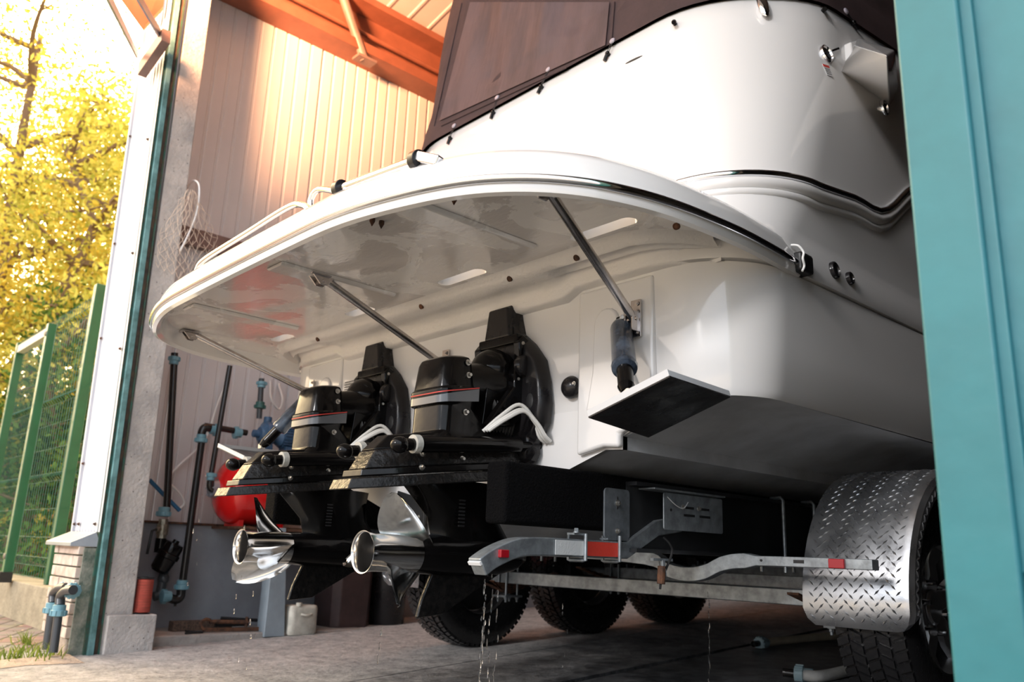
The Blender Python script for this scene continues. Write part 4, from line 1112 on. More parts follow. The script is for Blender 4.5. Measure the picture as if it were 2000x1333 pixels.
# wheels
WR = .378
def wheel(xc, y, zc, side):
    prof = [(.205, -.10), (.225, -.112), (.29, -.122), (.335, -.12), (.360, -.108), (.366, -.095), (.369, -.05), (.370, 0), (.369, .05), (.366, .095), (.360, .108), (.335, .12), (.29, .122), (.225, .112), (.205, .10)]
    mb = MB(); mb.lathe(prof, (xc, y, zc), (1, 0, 0), 64, cap=False)
    # tread blocks in staggered zigzag rows
    n = 66
    for row, (x0, x1) in enumerate(((-.108, -.070), (-.062, -.026), (-.019, .019), (.026, .062), (.070, .108))):
        for k in range(n):
            a = 2*PI*(k+(.5 if row % 2 else 0))/n; da = 2*PI/n*.36; sk = da*(.6 if row % 2 else -.6)
            r0, r1 = .362 if row not in (0, 4) else .350, .3785 if row not in (0, 4) else .374
            vs = []
            for r_ in (r0, r1):
                for (xx, aa) in ((x0, a-da-sk), (x1, a-da+sk), (x1, a+da+sk), (x0, a+da-sk)):
                    vs.append(V((xc+xx, y+r_*math.cos(aa), zc+r_*math.sin(aa))))
            mb.add(vs, [(0, 1, 2, 3), (4, 5, 6, 7), (0, 1, 5, 4), (1, 2, 6, 5), (2, 3, 7, 6), (3, 0, 4, 7)])
    ty = mb.build('tyre', RUBWET, tr, angle=30)
    s = side
    mb = MB(); mb.lathe([(.213, s*.104), (.217, s*.100), (.205, s*.088), (.198, s*.06), (.19, -s*.02), (.198, -s*.09), (.212, -s*.10)], (xc, y, zc), (1, 0, 0), 48, cap=False)
    mb.lathe([(.055, s*.030), (.06, s*.058), (.05, s*.066), (.0, s*.067)], (xc, y, zc), (1, 0, 0), 24)
    for k in range(6):
        a = 2*PI*k/6+.3; rs = []
        for r_, w, h in ((.05, .046, .050), (.10, .040, .062), (.15, .038, .055), (.20, .055, .072)):
            cy, cz = y+r_*math.cos(a), zc+r_*math.sin(a); ty_, tz_ = -math.sin(a), math.cos(a)
            rs.append([V((xc+s*(h-.02), cy-ty_*w, cz-tz_*w)), V((xc+s*h, cy-ty_*w*.8, cz-tz_*w*.8)), V((xc+s*h, cy+ty_*w*.8, cz+tz_*w*.8)), V((xc+s*(h-.02), cy+ty_*w, cz+tz_*w))])
        mb.rings(rs)
    mb.build('rim', mat('alloy_wheel', (.42, .42, .43), .3, .9) if 'alloy_wheel' not in bpy.data.materials else bpy.data.materials['alloy_wheel'], ty, bevel=.003)
    mb = MB(); mb.lathe([(.19, -s*.03), (.0, -s*.031)], (xc, y, zc), (1, 0, 0), 32); lab(mb.build('brake_drum', RUB, ty), 'dark brake drum behind the spokes')
    mb = MB()
    for k in range(6):
        a = 2*PI*(k+.5)/6+.3; mb.mark(); mb.cyl((xc+s*.04, y+.085*math.cos(a), zc+.085*math.sin(a)), (xc+s*.085, y+.085*math.cos(a), zc+.085*math.sin(a)), .011, .008, 8)
    mb.each('lug_nut', CHROME, ty)
for y, ys in ((3.04, 3.12), (4.0, 4.03), (4.93, 4.93)):
    wheel(-1.25, y, .378+fz(y), 1); wheel(-3.72, ys, .378+fz(ys), -1)
# tread-plate fenders
TP = mat('tread_plate_aluminium', (.50, .51, .53), .30, .95, bump=.08, bscale=30, rvar=.1, vscale=10)
def fender(xi, xo, s):
    prof = []   # (y, z) outside line: aft end low, over the wheels, forward end
    R = .455; yc = 3.07; zc = .375
    for k in range(15):
        a = PI+math.radians(8)-k/14*(PI/2+math.radians(8)); prof.append((yc+R*math.cos(a), zc+R*1.02*math.sin(a)))
    prof = [(prof[0][0]+.016, .315), (prof[0][0]+.004, .335)]+prof[1:]
    prof += [(y, zc+R*1.02) for y in (3.5, 4.0, 4.5, 4.93)]
    for k in range(1, 12):
        a = PI/2-k/11*(PI/2+.15); prof.append((4.93+R*math.cos(a), zc+R*1.02*math.sin(a)))
    def sect(i):
        y, z = prof[i]; y0, z0 = prof[max(0, i-1)]; y1, z1 = prof[min(len(prof)-1, i+1)]
        t = V((0, y1-y0, z1-z0)).normalized(); n = V((0, -t.z, t.y))
        e = .0
        if i == 0: e = .03
        elif i == 1: e = .010
        return V((0, y, z)), n, e
    mb = MB(); rs = []
    for i in range(len(prof)):
        p, n, e = sect(i); L_ = []
        for x, d in ((xi+s*e, -.004), (xi+s*e, 0), (xo-s*(.03+e), 0), (xo-s*(.012+e), -.006), (xo-s*e, -.022), (xo-s*e, -.055), (xo-s*(.004+e), -.055), (xo-s*(.004+e), -.024), (xo-s*(.015+e), -.010), (xo-s*(.032+e), -.004)):
            L_.append(V((x, 0, 0))+p+n*d)
        rs.append(L_)
    mb.rings(rs)
    # raised lozenges, alternating
    lens = [0]
    for i in range(1, len(prof)): lens.append(lens[-1]+math.dist(prof[i], prof[i-1]))
    def onp(sv):
        for i in range(1, len(prof)):
            if lens[i] >= sv:
                f = (sv-lens[i-1])/(lens[i]-lens[i-1]); y = prof[i-1][0]*(1-f)+prof[i][0]*f; z = prof[i-1][1]*(1-f)+prof[i][1]*f
                t = V((0, prof[i][0]-prof[i-1][0], prof[i][1]-prof[i-1][1])).normalized(); return V((0, y, z)), t, V((0, -t.z, t.y))
    sv = .03; row = 0
    while sv < lens[-1]-.03 and sv < 1.9:
        p, t, n = onp(sv); cols = 9
        for c in range(cols):
            x = xi+s*(.03+c*.033+(.0165 if row % 2 else 0))
            if abs(x-xi) > abs(xo-xi)-.025: continue
            d1 = (t+V((s*(1 if (row+c) % 2 else -1), 0, 0))).normalized() if True else t
            d2 = n.cross(d1); q = V((x, 0, 0))+p
            mb.add([q-d1*.0125, q+d2*.0035, q+d1*.0125, q-d2*.0035, q-d1*.006+n*.0028, q+d1*.006+n*.0028], [(0, 3, 4), (0, 4, 1), (1, 4, 5), (3, 5, 4), (1, 5, 2), (3, 2, 5)])
        # lozenges on the rolled outer edge
        xe = xo-s*.002; q = V((xe, 0, 0))+p-n*.038; dd = (t+n*(1 if row % 2 else -1)).normalized(); ee = V((s, 0, 0)); d2 = dd.cross(ee)
        mb.add([q-dd*.0125+ee*.002, q+d2*.0035+ee*.002, q+dd*.0125+ee*.002, q-d2*.0035+ee*.002, q-dd*.006+ee*.005, q+dd*.006+ee*.005], [(0, 3, 4), (0, 4, 1), (1, 4, 5), (3, 5, 4), (1, 5, 2), (3, 2, 5)])
        sv += .0175; row += 1
    return mb.build('fender', TP, tr, angle=30, fixn=True)
fender(-1.435, -1.085, 1); fender(-3.53, -3.88, -1)

# ------------------------------------------------------------------ pump corner at the left wall
def coupling(mb, p, d, r=.03, L=.05, ribs=True):
    p, d = V(p), V(d).normalized(); mb.mark()
    mb.lathe([(r*.8, -L*.5), (r, -L*.45), (r, -L*.05), (r*1.22, 0), (r*1.25, L*.45), (r*1.05, L*.5), (r*.8, L*.52)], p, d, 20)
    if ribs:
        x, y_, z_ = frame(d)
        for k in range(10):
            a = 2*PI*k/10; c = p+d*(L*.22)+(x*math.cos(a)+y_*math.sin(a))*r*1.24
            R = Matrix((x*math.cos(a)+y_*math.sin(a), -x*math.sin(a)+y_*math.cos(a), z_)).transposed(); mb.box(c, (.006, .006, L*.42), R)
Xa, Xb, Xcc = -5.03, -4.98, -4.90
# pipe with valve and filter
pa = thing('suction_pipe', 'vertical black water pipe beside the column, with brass valve and black filter', 'pipe', (-5.03, 1.9, 0))
mb = MB(); mb.tube([at(341, 690, X=Xa), at(325, 1003, X=Xa)], .021, 16); mb.build('pipe', PIPEB, pa)
mb = MB(); coupling(mb, at(340, 705, X=Xa), (0, 0, 1), .027, .05); coupling(mb, at(320, 1000, X=Xa), (0, 0, -1), .032, .055); mb.each('coupling', COUP, pa)
mb = MB(); c = at(317, 1035, X=Xa); mb.cyl(c+V((0, 0, .06)), c+V((0, 0, -.06)), .028, n=8); mb.cyl(c+V((0, 0, .03)), c+V((0, 0, -.03)), .034, n=16); mb.cyl(c, c+V((.05, -.05, .0)), .012); v = mb.build('valve', BRASS, pa, bevel=.002)
mb = MB(); mb.tube([c+V((.05, -.05, 0)), c+V((.05, -.075, -.01)), c+V((.05, -.085, -.14))], .008, 8); mb.build('valve_lever', RUB, v)
mb = MB(); a, b = at(338, 1062, X=Xa+.02), at(312, 1112, X=Xa+.02); a = a+V((.03, .0, .0)); d = (b-a).normalized()
mb.lathe([(.018, -.02), (.02, -.005), (.052, 0), (.058, .02), (.058, .055), (.066, .06), (.066, .085), (.058, .09), (.054, .16), (.04, .175), (.0, .18)], a, d, 28)
mb.cyl(c+V((0, 0, -.05)), c+V((0, 0, -.13)), .03, n=16); mb.build('filter_bowl', BLK, pa)
mb = MB(); e = at(318, 1130, X=Xa); mb.tube(spline([at(322, 1115, X=Xa), e, at(312, 1160, X=Xa), at(300, 1166, X=Xa)], 5), .026, 12); mb.lathe([(.028, 0), (.033, .01), (.033, .03), (.028, .04)], at(320, 1124, X=Xa), (0, 0, -1), 16); mb.build('elbow', PIPEG, pa)
# slanting delivery pipe
pb = thing('delivery_pipe', 'slanting black pipe from the floor elbow up to the blue pump', 'pipe', (-4.98, 2.0, 0))
mb = MB(); mb.tube([at(394, 862, X=Xb), at(355, 1150, X=Xb)], .021, 16); mb.mark(); mb.tube([at(400, 832, X=Xb), at(482, 846, X=Xb)], .019, 16); mb.each('pipe', PIPEB, pb)
mb = MB(); q = [at(394, 858, X=Xb), at(394, 846, X=Xb), at(400, 836, X=Xb), at(414, 838, X=Xb)]; mb.tube(spline(q, 5), .025, 14)
mb.mark(); q = [at(354, 1150, X=Xb), at(352, 1166, X=Xb), at(342, 1172, X=Xb), at(325, 1166, X=Xb)]; mb.tube(spline(q, 5), .026, 14); mb.cyl(at(343, 1165, X=Xb), at(342, 1185, X=Xb), .008); mb.each('elbow', PIPEB, pb)
mb = MB(); coupling(mb, at(393, 857, X=Xb), (0, 0, -1), .029, .05); coupling(mb, at(418, 840, X=Xb), (0, 1, 0), .029, .05); coupling(mb, at(464, 846, X=Xb), (0, -1, 0), .029, .05); coupling(mb, at(355, 1143, X=Xb), (0, 0, -1), .031, .055); coupling(mb, at(324, 1166, X=Xb), (0, -1, 0), .031, .055)
mb.each('coupling', COUP, pb)
pc = thing('tank_pipe', 'thin slanting black pipe ending at the red tank flange', 'pipe', (-4.9, 2.1, 0))
mb = MB(); mb.tube([at(449, 715, X=Xcc), at(413, 925, X=Xcc)], .016, 14); mb.build('pipe', PIPEB, pc)
mb = MB(); coupling(mb, at(412, 932, X=Xcc), (0, 0, 1), .024, .045); mb.build('coupling', COUP, pc)
mb = MB(); mb.tube(spline([at(411, 940, X=Xcc), at(411, 953, X=Xcc), at(420, 957, X=Xcc), at(430, 952, X=Xcc)], 5), .021, 12); mb.build('elbow', PIPEB, pc)
pd = thing('pump_riser', 'short upright pipe with green union above the blue pump', 'pipe', (-4.98, 2.4, 1.3))
mb = MB(); mb.tube([at(511, 740, X=Xb), at(506, 818, X=Xb)], .018, 14); mb.build('pipe', PIPEG, pd)
mb = MB(); coupling(mb, at(511, 752, X=Xb), (0, 0, 1), .026, .04); mb.build('coupling', COUP, pd)
mb = MB(); coupling(mb, at(508, 792, X=Xb), (0, 0, -1), .028, .045); lab(mb.build('union', COUPG, pd), 'dark green union')
# tank
c0 = V((-4.93, 2.10, .815)); tank = thing('pressure_tank', 'bright red pressure tank lying on the ledge behind the outdrives', 'tank', (-4.93, 2.3, .615))
mb = MB(); R_ = .205; prof = [(0, 0)]+[(R_*math.sin(a), .13*(1-math.cos(a))) for a in [PI/2*k/10 for k in range(1, 11)]]+[(R_, .42)]+[(R_*math.cos(a), .42+.13*math.sin(a)) for a in [PI/2*k/8 for k in range(1, 9)]]
mb.lathe(prof, c0, (0, 1, 0), 40, cap=False); mb.build('tank_shell', REDTANK, tank)
mb = MB(); mb.cyl(c0+V((0, -.03, 0)), c0+V((0, .012, 0)), .055, n=20)
for k in range(6): a = 2*PI*k/6; mb.hexbolt(c0+V((.045*math.cos(a), -.03, .045*math.sin(a))), (0, -1, 0), .006, .008)
mb.build('flange', ZINC, tank)
mb = MB(); mb.box(c0+V((0, .28, .215)), (.16, .30, .02)); mb.box(c0+V((0, .28, .20)), (.10, .26, .03)); mb.build('pump_plate', WOOD, tank)
mb = MB(); mb.box(c0+V((0, .14, -.19)), (.2, .03, .05)); mb.mark(); mb.box(c0+V((0, .40, -.19)), (.2, .03, .05)); mb.each('foot', REDTANK, tank)
sh = MB(); sh.span((-5.15, 2.2, .583), (-4.72, 3.0, .599)); shelf = thing('steel_shelf', 'rusty steel shelf on a grey upright under the red tank', 'shelf', (-4.75, 2.6, fz(2.5)))
sh.build('shelf_plate', RUST, shelf)
a = atf(545, 1247); mb = MB(); mb.add([V((-4.70, 2.40, -.02)), V((-4.70, 2.53, -.02)), V((-4.70, 2.50, .33)), V((-4.70, 2.47, .60)), V((-4.70, 2.40, .60)), V((-4.80, 2.40, -.02)), V((-4.80, 2.53, -.02)), V((-4.80, 2.50, .33)), V((-4.80, 2.47, .60)), V((-4.80, 2.40, .60))], [(0, 1, 2, 3, 4), (9, 8, 7, 6, 5)]+[(i, (i+1) % 5, 5+(i+1) % 5, 5+i) for i in range(5)])
mb.build('upright', mat('blue_grey_paint', (.30, .36, .41), .5, var=.2), shelf, bevel=.003)
# pump
pu = thing('water_pump', 'blue electric water pump on top of the red tank', 'pump', (-4.95, 2.3, 1.04)); c = at(520, 850, X=-4.95)
mb = MB(); mb.lathe([(.0, -.05), (.045, -.05), (.06, -.03), (.085, -.02), (.088, .0), (.085, .02), (.06, .035), (.05, .05)], c, (0, 1, 0), 24); mb.cyl(c+V((0, 0, .05)), c+V((0, 0, .115)), .026); mb.cyl(c+V((0, -.04, 0)), c+V((0, -.09, 0)), .024)
mb.box(c+V((0, 0, -.085)), (.10, .06, .04)); mb.build('volute', PUMPB, pu, bevel=.003)
mb = MB(); m0 = c+V((0, .05, 0)); mb.lathe([(.045, 0), (.06, .03), (.068, .04), (.068, .20), (.05, .215), (0, .216)], m0, (0, 1, 0), 24)
for k in range(24): a = 2*PI*k/24; x_ = V((math.cos(a), 0, math.sin(a))); mb.bar(m0+x_*.070+V((0, .05, 0)), m0+x_*.070+V((0, .19, 0)), .003, .012, up=x_)
mb.box(m0+V((.02, .11, .075)), (.08, .10, .045)); mb.box(m0+V((0, .11, -.085)), (.10, .08, .04)); mb.build('motor', PUMPB, pu, bevel=.002)
# cables
mb = MB(); q = [at(448, 735, X=-5.15), at(425, 790, X=-5.15), at(400, 860, X=-5.15), at(345, 915, X=-5.15), at(330, 940, X=-5.12), at(352, 965, X=-5.12), at(360, 985, X=-5.12), at(345, 998, X=-5.12)]
tag(mb.tube(spline(q, 8), .0075, 8).build('white_conduit', HOSEW), 'white flexible conduit looping down the wall behind the pipes', 'conduit')
mb = MB(); q = [at(528, 744, X=-5.2), at(528, 750, X=-5.16), at(530, 780, X=-5.1), at(545, 800, X=-5.1), at(552, 780, X=-5.1), at(545, 755, X=-5.16), at(545, 750, X=-5.2)]
tag(mb.tube(spline(q, 8), .0075, 8).build('pump_conduit', HOSEW), 'white conduit loop above the blue pump', 'conduit')
mb = MB(); mb.tube([at(292, 938, X=-5.1), at(318, 965, X=-5.1), at(351, 998, X=-5.1)], .012, 10)
tag(mb.build('blue_hose', mat('blue_hose_pvc', (.02, .13, .27), .35)), 'short piece of blue hose sloping down the wall behind the column', 'hose')

# curb with tools
mb = MB(); mb.span((-5.15, 1.74, -.1), (-4.72, 3.1, .005)); 
struct(mb.build('trim_8', mat('rough_curb_concrete', (.40, .37, .345), .9, bump=.8, var=.3), bevel=.01), 'low rough concrete curb at the foot of the left wall')
mb = MB(); mb.box((-4.94, 2.12, .033), (.06, .36, .055), Matrix.Rotation(.05, 3, 'Z')); tag(mb.build('timber_offcut', WOOD, bevel=.003), 'dark old timber offcut lying on the curb', 'timber')
mb = MB(); mb.tube([(-4.86, 2.2, .075), (-4.85, 2.42, .06)], .010, 8); mb.box((-4.86, 2.27, .045), (.02, .2, .03)); tag(mb.build('hand_saw_grip', RUB), 'black rubber handled tool resting behind the timber offcut', 'tool')
cl_ = thing('g_clamp', 'rusty bar clamp lying across the curb', 'clamp', (-4.82, 2.3, .01))
mb = MB(); mb.bar((-4.80, 2.08, .02), (-4.78, 2.42, .018), .014, .02); mb.tube(spline([(-4.80, 2.08, .02), (-4.81, 2.06, .05), (-4.82, 2.09, .075), (-4.82, 2.12, .07)], 5), .009, 8); mb.build('frame', RUST, cl_)
mb = MB(); mb.cyl((-4.83, 2.12, .062), (-4.80, 2.34, .055), .012, n=10); mb.cyl((-4.80, 2.33, .03), (-4.80, 2.33, .085), .009, n=8); mb.build('screw', RUST, cl_)
mb = MB(); mb.tube(spline([(-4.86, 2.00, .012), (-4.80, 2.02, .012), (-4.77, 2.06, .012), (-4.75, 1.98, .012), (-4.735, 1.95, .012)], 6), .006, 6); tag(mb.build('cut_cable', RUB), 'short length of black cable on the curb edge', 'cable')
# thread spool on the column plinth
sp_ = thing('twine_spool', 'tall spool of red twine standing on the concrete plinth of the column', 'spool', (-4.655, 1.70, .128))
mb = MB(); prof = [(.0, .0)]
for k in range(36): prof.append((.041+(.0012 if k % 2 else 0), .008+k*.0047))
mb.lathe(prof+[(.0, .178)], (-4.66, 1.67, .126), (0, 0, 1), 28, cap=False); mb.build('wound_twine', THREAD, sp_)
mb = MB(); mb.lathe([(.015, .0), (.043, .0), (.043, .004), (.015, .004)], (-4.66, 1.67, .304), (0, 0, 1), 28); mb.lathe([(0.0, .0), (.043, .0), (.043, .004), (.0, .004)], (-4.66, 1.67, .124), (0, 0, 1), 28); mb.cyl((-4.66, 1.67, .3), (-4.66, 1.67, .311), .012); mb.build('spool_flange', RUB, sp_)
# canisters
jc = thing('white_canister', 'small dirty white plastic canister on the floor behind the port skeg', 'canister', (-4.72, 2.68, -.01))
def boxr(c, sx, sy, z0, z1, r, n=5):
    m_ = MB(); rs_ = []
    for z, k in ((z0, .93), (z0+.012, 1), (z1-.02, 1), (z1-.005, .95), (z1, .86)):
        rs_.append([V((c[0]+u*k, c[1]+v*k, z)) for u, v in rrect(0, 0, sx/2, sy/2, r, n)])
    return m_.rings(rs_)
f0 = fz(2.66)
boxr((-4.74, 2.64), .13, .19, f0, f0+.17, .035).build('body', WHITEP, jc, angle=40)
mb = MB(); mb.tube(spline([(-4.672, 2.61, f0+.12), (-4.655, 2.63, f0+.115), (-4.655, 2.66, f0+.115), (-4.672, 2.68, f0+.12)], 4), .007, 8); mb.cyl((-4.69, 2.60, f0+.165), (-4.69, 2.60, f0+.185), .018); mb.build('handle', WHITEP, jc)
f1 = fz(3.0)
mb = MB(); rs = []
oct_ = lambda hx, hy, c_: [(hx-c_, hy), (hx, hy-c_), (hx, -hy+c_), (hx-c_, -hy), (-hx+c_, -hy), (-hx, -hy+c_), (-hx, hy-c_), (-hx+c_, hy)]
cb = atf(690, 1228); cx_, cy_ = cb.x-.16, cb.y
for z, k in ((f1, .95), (f1+.01, 1), (f1+.36, 1.04), (f1+.37, 1.06), (f1+.385, 1.06), (f1+.39, .98)):
    rs.append([V((cx_+u*k, cy_+v*k, z)) for u, v in oct_(.15, .145, .045)])
mb.rings(rs); bx = mb.build('plastic_bin', BROWNP, None, bevel=.005); tag(bx, 'brown plastic bin with cut-off corners on the floor between the two outdrives', 'bin')
cb = atf(775, 1222); mb = MB(); mb.lathe([(.0, 0), (.115, 0), (.12, .01), (.128, .40), (.138, .41), (.138, .43), (.12, .435), (.0, .43)], (cb.x-.13, cb.y, fz(cb.y)), (0, 0, 1), 32)
tag(mb.build('black_bucket', BLKS), 'dark round bucket on the floor behind the starboard propeller', 'bucket')

# fishing net on a hoop
net = thing('landing_net', 'round landing net with white hoop hanging on the wall beside the column', 'net', at(360, 500, X=-4.6))
q = [at(352, 490, X=-4.60), at(368, 458, X=-4.60), at(383, 420, X=-4.60), at(389, 385, X=-4.60), at(388, 360, X=-4.61), at(378, 353, X=-4.66), at(368, 366, X=-4.74), at(366, 380, X=-4.80)]
mb = MB(); mb.tube(spline(q, 8), .0055, 8); lab(mb.build('hoop', WHITE, net), 'white bent hoop')
mb = MB(); rng = random.Random(3); cols_, rows_ = 16, 15; G = []
for i in range(rows_):
    t = i/(rows_-1); row = []
    for j in range(cols_):
        u = j/(cols_-1); cx = 372-10*t; wid = 10+44*math.sin(min(1, t*1.2)*PI*.62); px = cx+(u-.5)*2*wid*(.75+.5*t if t < .7 else 1.1)+rng.uniform(-3, 3)
        py = 372+150*t+22*math.sin(u*PI)*t+rng.uniform(-3, 3)
        row.append(at(px, py, X=-4.60+.03*math.sin(u*PI)))
    G.append(row)
for i in range(rows_-1):
    for j in range(cols_):
        for dj in (-1, 1):
            k = j+dj if i % 2 == (j % 2) else j
            if 0 <= k < cols_ and (G[i][j]-G[i+1][k]).length < .25: mb.tube([G[i][j], G[i+1][k]], .0011, 4, cap=False)
mb.build('netting', NETM, net, smooth=False)

# pipes outside by the brick pillar
for (bx_, by_, tx_, ty_, Yq, lb) in ((104, 1268, 115, 1195, 1.26, 'grey pipe with blue couplings rising into the brick pillar, the nearer of two'), (90, 1262, 101, 1190, 1.31, 'grey pipe with blue couplings rising from the paving, half hidden behind its twin')):
    po = thing('outdoor_pipe', lb, 'pipe', at(bx_, by_+8, Y=Yq), 'outdoor pipes by the brick pillar')
    mb = MB(); mb.tube([at(bx_, by_+8, Y=Yq), at(tx_, ty_, Y=Yq)], .020, 14); mb.build('pipe', PIPEG, po)
    e = at(tx_+2, ty_-12, Y=Yq); g_ = at(tx_+4, ty_-30, Y=Yq)
    mb = MB(); mb.tube(spline([e, g_, at(tx_+14, ty_-40, Y=Yq), at(tx_+28, ty_-42, Y=Yq+.01)], 6), .023, 14); mb.build('elbow', PIPEG, po)
    mc = MB(); coupling(mc, at(tx_, ty_-2, Y=Yq), (0, 0, -1), .030, .055); coupling(mc, at(tx_+28, ty_-40, Y=Yq+.03), (-1, -.1, 0), .030, .05); mc.each('coupling', COUP, po)

# hoses on the floor
def hose(name, label, pts, r, mb_m):
    t = thing(name, label, 'hose', pts[0]-V((0, 0, r)), 'hoses on the floor')
    sp1 = spline(pts, 10); k = MB(); k.tube(sp1, r, 16); k.build('hose', mb_m, t)
    d = (pts[0]-pts[1]).normalized(); k = MB()
    k.lathe([(r*1.05, -.05), (r*1.15, -.045), (r*1.15, -.012), (r*1.5, -.01), (r*1.5, .022), (r*1.35, .026), (r*1.1, .027)], pts[0], d, 24)
    x, y_, z_ = frame(d)
    for i in range(12):
        a = 2*PI*i/12; u = x*math.cos(a)+y_*math.sin(a); R = Matrix((u, z_.cross(u), z_)).transposed(); k.box(pts[0]+d*.006+u*r*1.52, (.007, .006, .032), R)
    k.build('coupling_nut', mat('pale_blue_fitting', (.32, .44, .48), .4) if 'pale_blue_fitting' not in bpy.data.materials else bpy.data.materials['pale_blue_fitting'], t)
    k = MB(); k.lathe([(r*.72, .02), (r*.75, .075), (r*.62, .075), (r*.58, .03)], pts[0], d, 20, cap=False); k.build('black_insert', PIPEB, t)
HB1 = mat('sandy_old_hose', (.62, .55, .42), .8, bump=.35, bscale=60, var=.25); HB2 = mat('grey_old_hose', (.52, .52, .50), .6, bump=.3, var=.25)
def fp(px, py, dz): p = atf(px, py, dz); return p
hose('suction_hose', 'sandy grey hose with coupling lying on the floor, the farther of two', [fp(1487, 1257, .024), fp(1530, 1252, .022), fp(1590, 1246, .022), fp(1660, 1240, .022), fp(1760, 1225, .022)], .022, HB1)
hose('suction_hose', 'smooth grey hose with coupling lying on the floor at the bottom edge', [fp(1565, 1318, .026), fp(1600, 1322, .024), fp(1650, 1312, .024), fp(1700, 1296, .024), fp(1800, 1275, .024)], .024, HB2)

# ------------------------------------------------------------------ fence
FY = 1.62
fe = thing('wire_fence', 'green welded-wire fence with square steel posts left of the boathouse', 'fence', (-6.6, FY, .15))
def zfence(px, py): return at(px, py, Y=FY)
xs_posts = [zfence(97, 1143).x, zfence(25, 1119).x-.35]
p1 = zfence(98, 1143); p1t = zfence(157, 583)
zb, zt = p1.z, p1t.z
mb = MB(); mb.span((p1.x-.035, FY-.035, zb), (p1.x+.035, FY+.035, zt)); mb.build('post', GREENP, fe, bevel=.006)
mb = MB(); x = -5.42
while x > -8.8:
    for (za, ya), (z2, y2) in zip([(zb+.02, 0), (zb+.10, 0), (zb+.13, -.03), (zb+.16, 0), (zb+.70, 0), (zb+.73, -.03), (zb+.76, 0), (zb+1.3, 0), (zb+1.33, -.03), (zb+1.36, 0), (zt-.14, 0), (zt-.11, -.03), (zt-.08, 0)], [(zb+.10, 0), (zb+.13, -.03), (zb+.16, 0), (zb+.70, 0), (zb+.73, -.03), (zb+.76, 0), (zb+1.3, 0), (zb+1.33, -.03), (zb+1.36, 0), (zt-.14, 0), (zt-.11, -.03), (zt-.08, 0), (zt+.0, 0)]):
        mb.tube([(x, FY+.05+ya, za), (x, FY+.05+y2, z2)], .0021, 4, cap=False)
    x -= .066
for z in [zb+.02, zb+.10, zb+.16, zb+.30, zb+.5, zb+.70, zb+.76, zb+.95, zb+1.14, zb+1.3, zb+1.36, zb+1.55, zt-.14, zt-.08, zt-.01]:
    mb.tube([(-5.42, FY+.05, z), (-8.8, FY+.05, z)], .0026, 4)
mb.build('wire_mesh', GREENW, fe, smooth=False)
mb = MB(); mb.span((-5.42, FY-.1, -.1), (-8.8, FY+.15, zb)); mb.build('footing', mat('yellowish_footing', (.36, .31, .22), .9, bump=.8, var=.3), fe, bevel=.01)
gt = thing('fence_gate', 'green gate frame with top rail whitened as if lit left of the nearest fence post', 'gate', (-6.6, 1.5, .1))
GY = 1.48
a, b = at(13, 1122, Y=GY), at(75, 650, Y=GY); mb = MB(); mb.span((a.x-.03, GY-.03, a.z), (a.x+.03, GY+.03, b.z)); mb.build('gate_post', GREENP, gt, bevel=.005)
c_, d_ = at(0, 870, Y=GY), at(36, 700, Y=GY); mb = MB(); mb.span((d_.x-.03, GY-.03, a.z), (d_.x+.03, GY+.03, b.z)); mb.build('gate_post', GREENP, gt, bevel=.005)
mb = MB(); mb.span((d_.x, GY-.025, b.z-.09), (a.x, GY+.025, b.z-.03)); mb.build('top_rail', mat('lit_rail_tone', (.62, .58, .48), .5), gt)  # pale colour stands for the light falling on this gate rail
mb = MB()
mb.lathe([(.02, 0), (.02, .006), (.008, .01)], (a.x, GY-.03, b.z-.08), (.2, -1, 0), 16); mb.mark(); mb.lathe([(.02, 0), (.02, .006), (.008, .01)], (a.x, GY-.03, a.z+.12), (.2, -1, 0), 16); mb.each('rail_bolt', BRASS, gt)
mb = MB(); mb.box((a.x, GY-.01, a.z-.02), (.08, .08, .07)); mb.build('post_foot', RUB, gt)
# far pole at the left edge
a, b = at(2, 400, Y=2.6), at(-3, 900, Y=2.6); mb = MB(); mb.cyl(V((a.x, 2.6, 0)), a, .045); tag(mb.build('pole', GIRT), 'thin pole at the far left edge of the view, beyond the gate', 'pole')
# orange shed wall far behind fence
c = at(110, 1000, Y=5.0)
c = at(110, 1000, X=-22.); mb = MB(); mb.span((c.x-.2, c.y-2.6, -.3), (c.x, c.y+2.4, c.z+.95)); mb.prism([(c.y-2.8, c.z+.95), (c.y+2.6, c.z+.95), (c.y+2.6, c.z+1.02), (c.y-2.8, c.z+1.02)], lambda u, v, w: V((w, u, v)), c.x-.6, c.x+.2)
tag(mb.build('garden_shed', mat('orange_timber', (.50, .21, .08), .7, var=.3)), 'low orange timber shed seen through the fence', 'shed')

# ------------------------------------------------------------------ plants
def leaf_mat(name, c1, c2, trans=.5):
    m = bpy.data.materials.new(name); m.use_nodes = True; N, L = m.node_tree.nodes, m.node_tree.links; N.clear()
    out = N.new('ShaderNodeOutputMaterial'); mix = N.new('ShaderNodeMixShader'); mix.inputs[0].default_value = trans
    d = N.new('ShaderNodeBsdfDiffuse'); t = N.new('ShaderNodeBsdfTranslucent'); g_ = N.new('ShaderNodeNewGeometry')
    r = N.new('ShaderNodeValToRGB'); r.color_ramp.elements[0].color = (*c1, 1); r.color_ramp.elements[1].color = (*c2, 1)
    L.new(g_.outputs['Random Per Island'], r.inputs[0]); L.new(r.outputs[0], d.inputs[0]); L.new(r.outputs[0], t.inputs[0])
    L.new(d.outputs[0], mix.inputs[1]); L.new(t.outputs[0], mix.inputs[2]); L.new(mix.outputs[0], out.inputs[0]); return m
LEAFY = leaf_mat('golden_leaf', (.50, .36, .05), (.85, .66, .12)); LEAFG = leaf_mat('green_leaf', (.10, .17, .03), (.42, .45, .07))
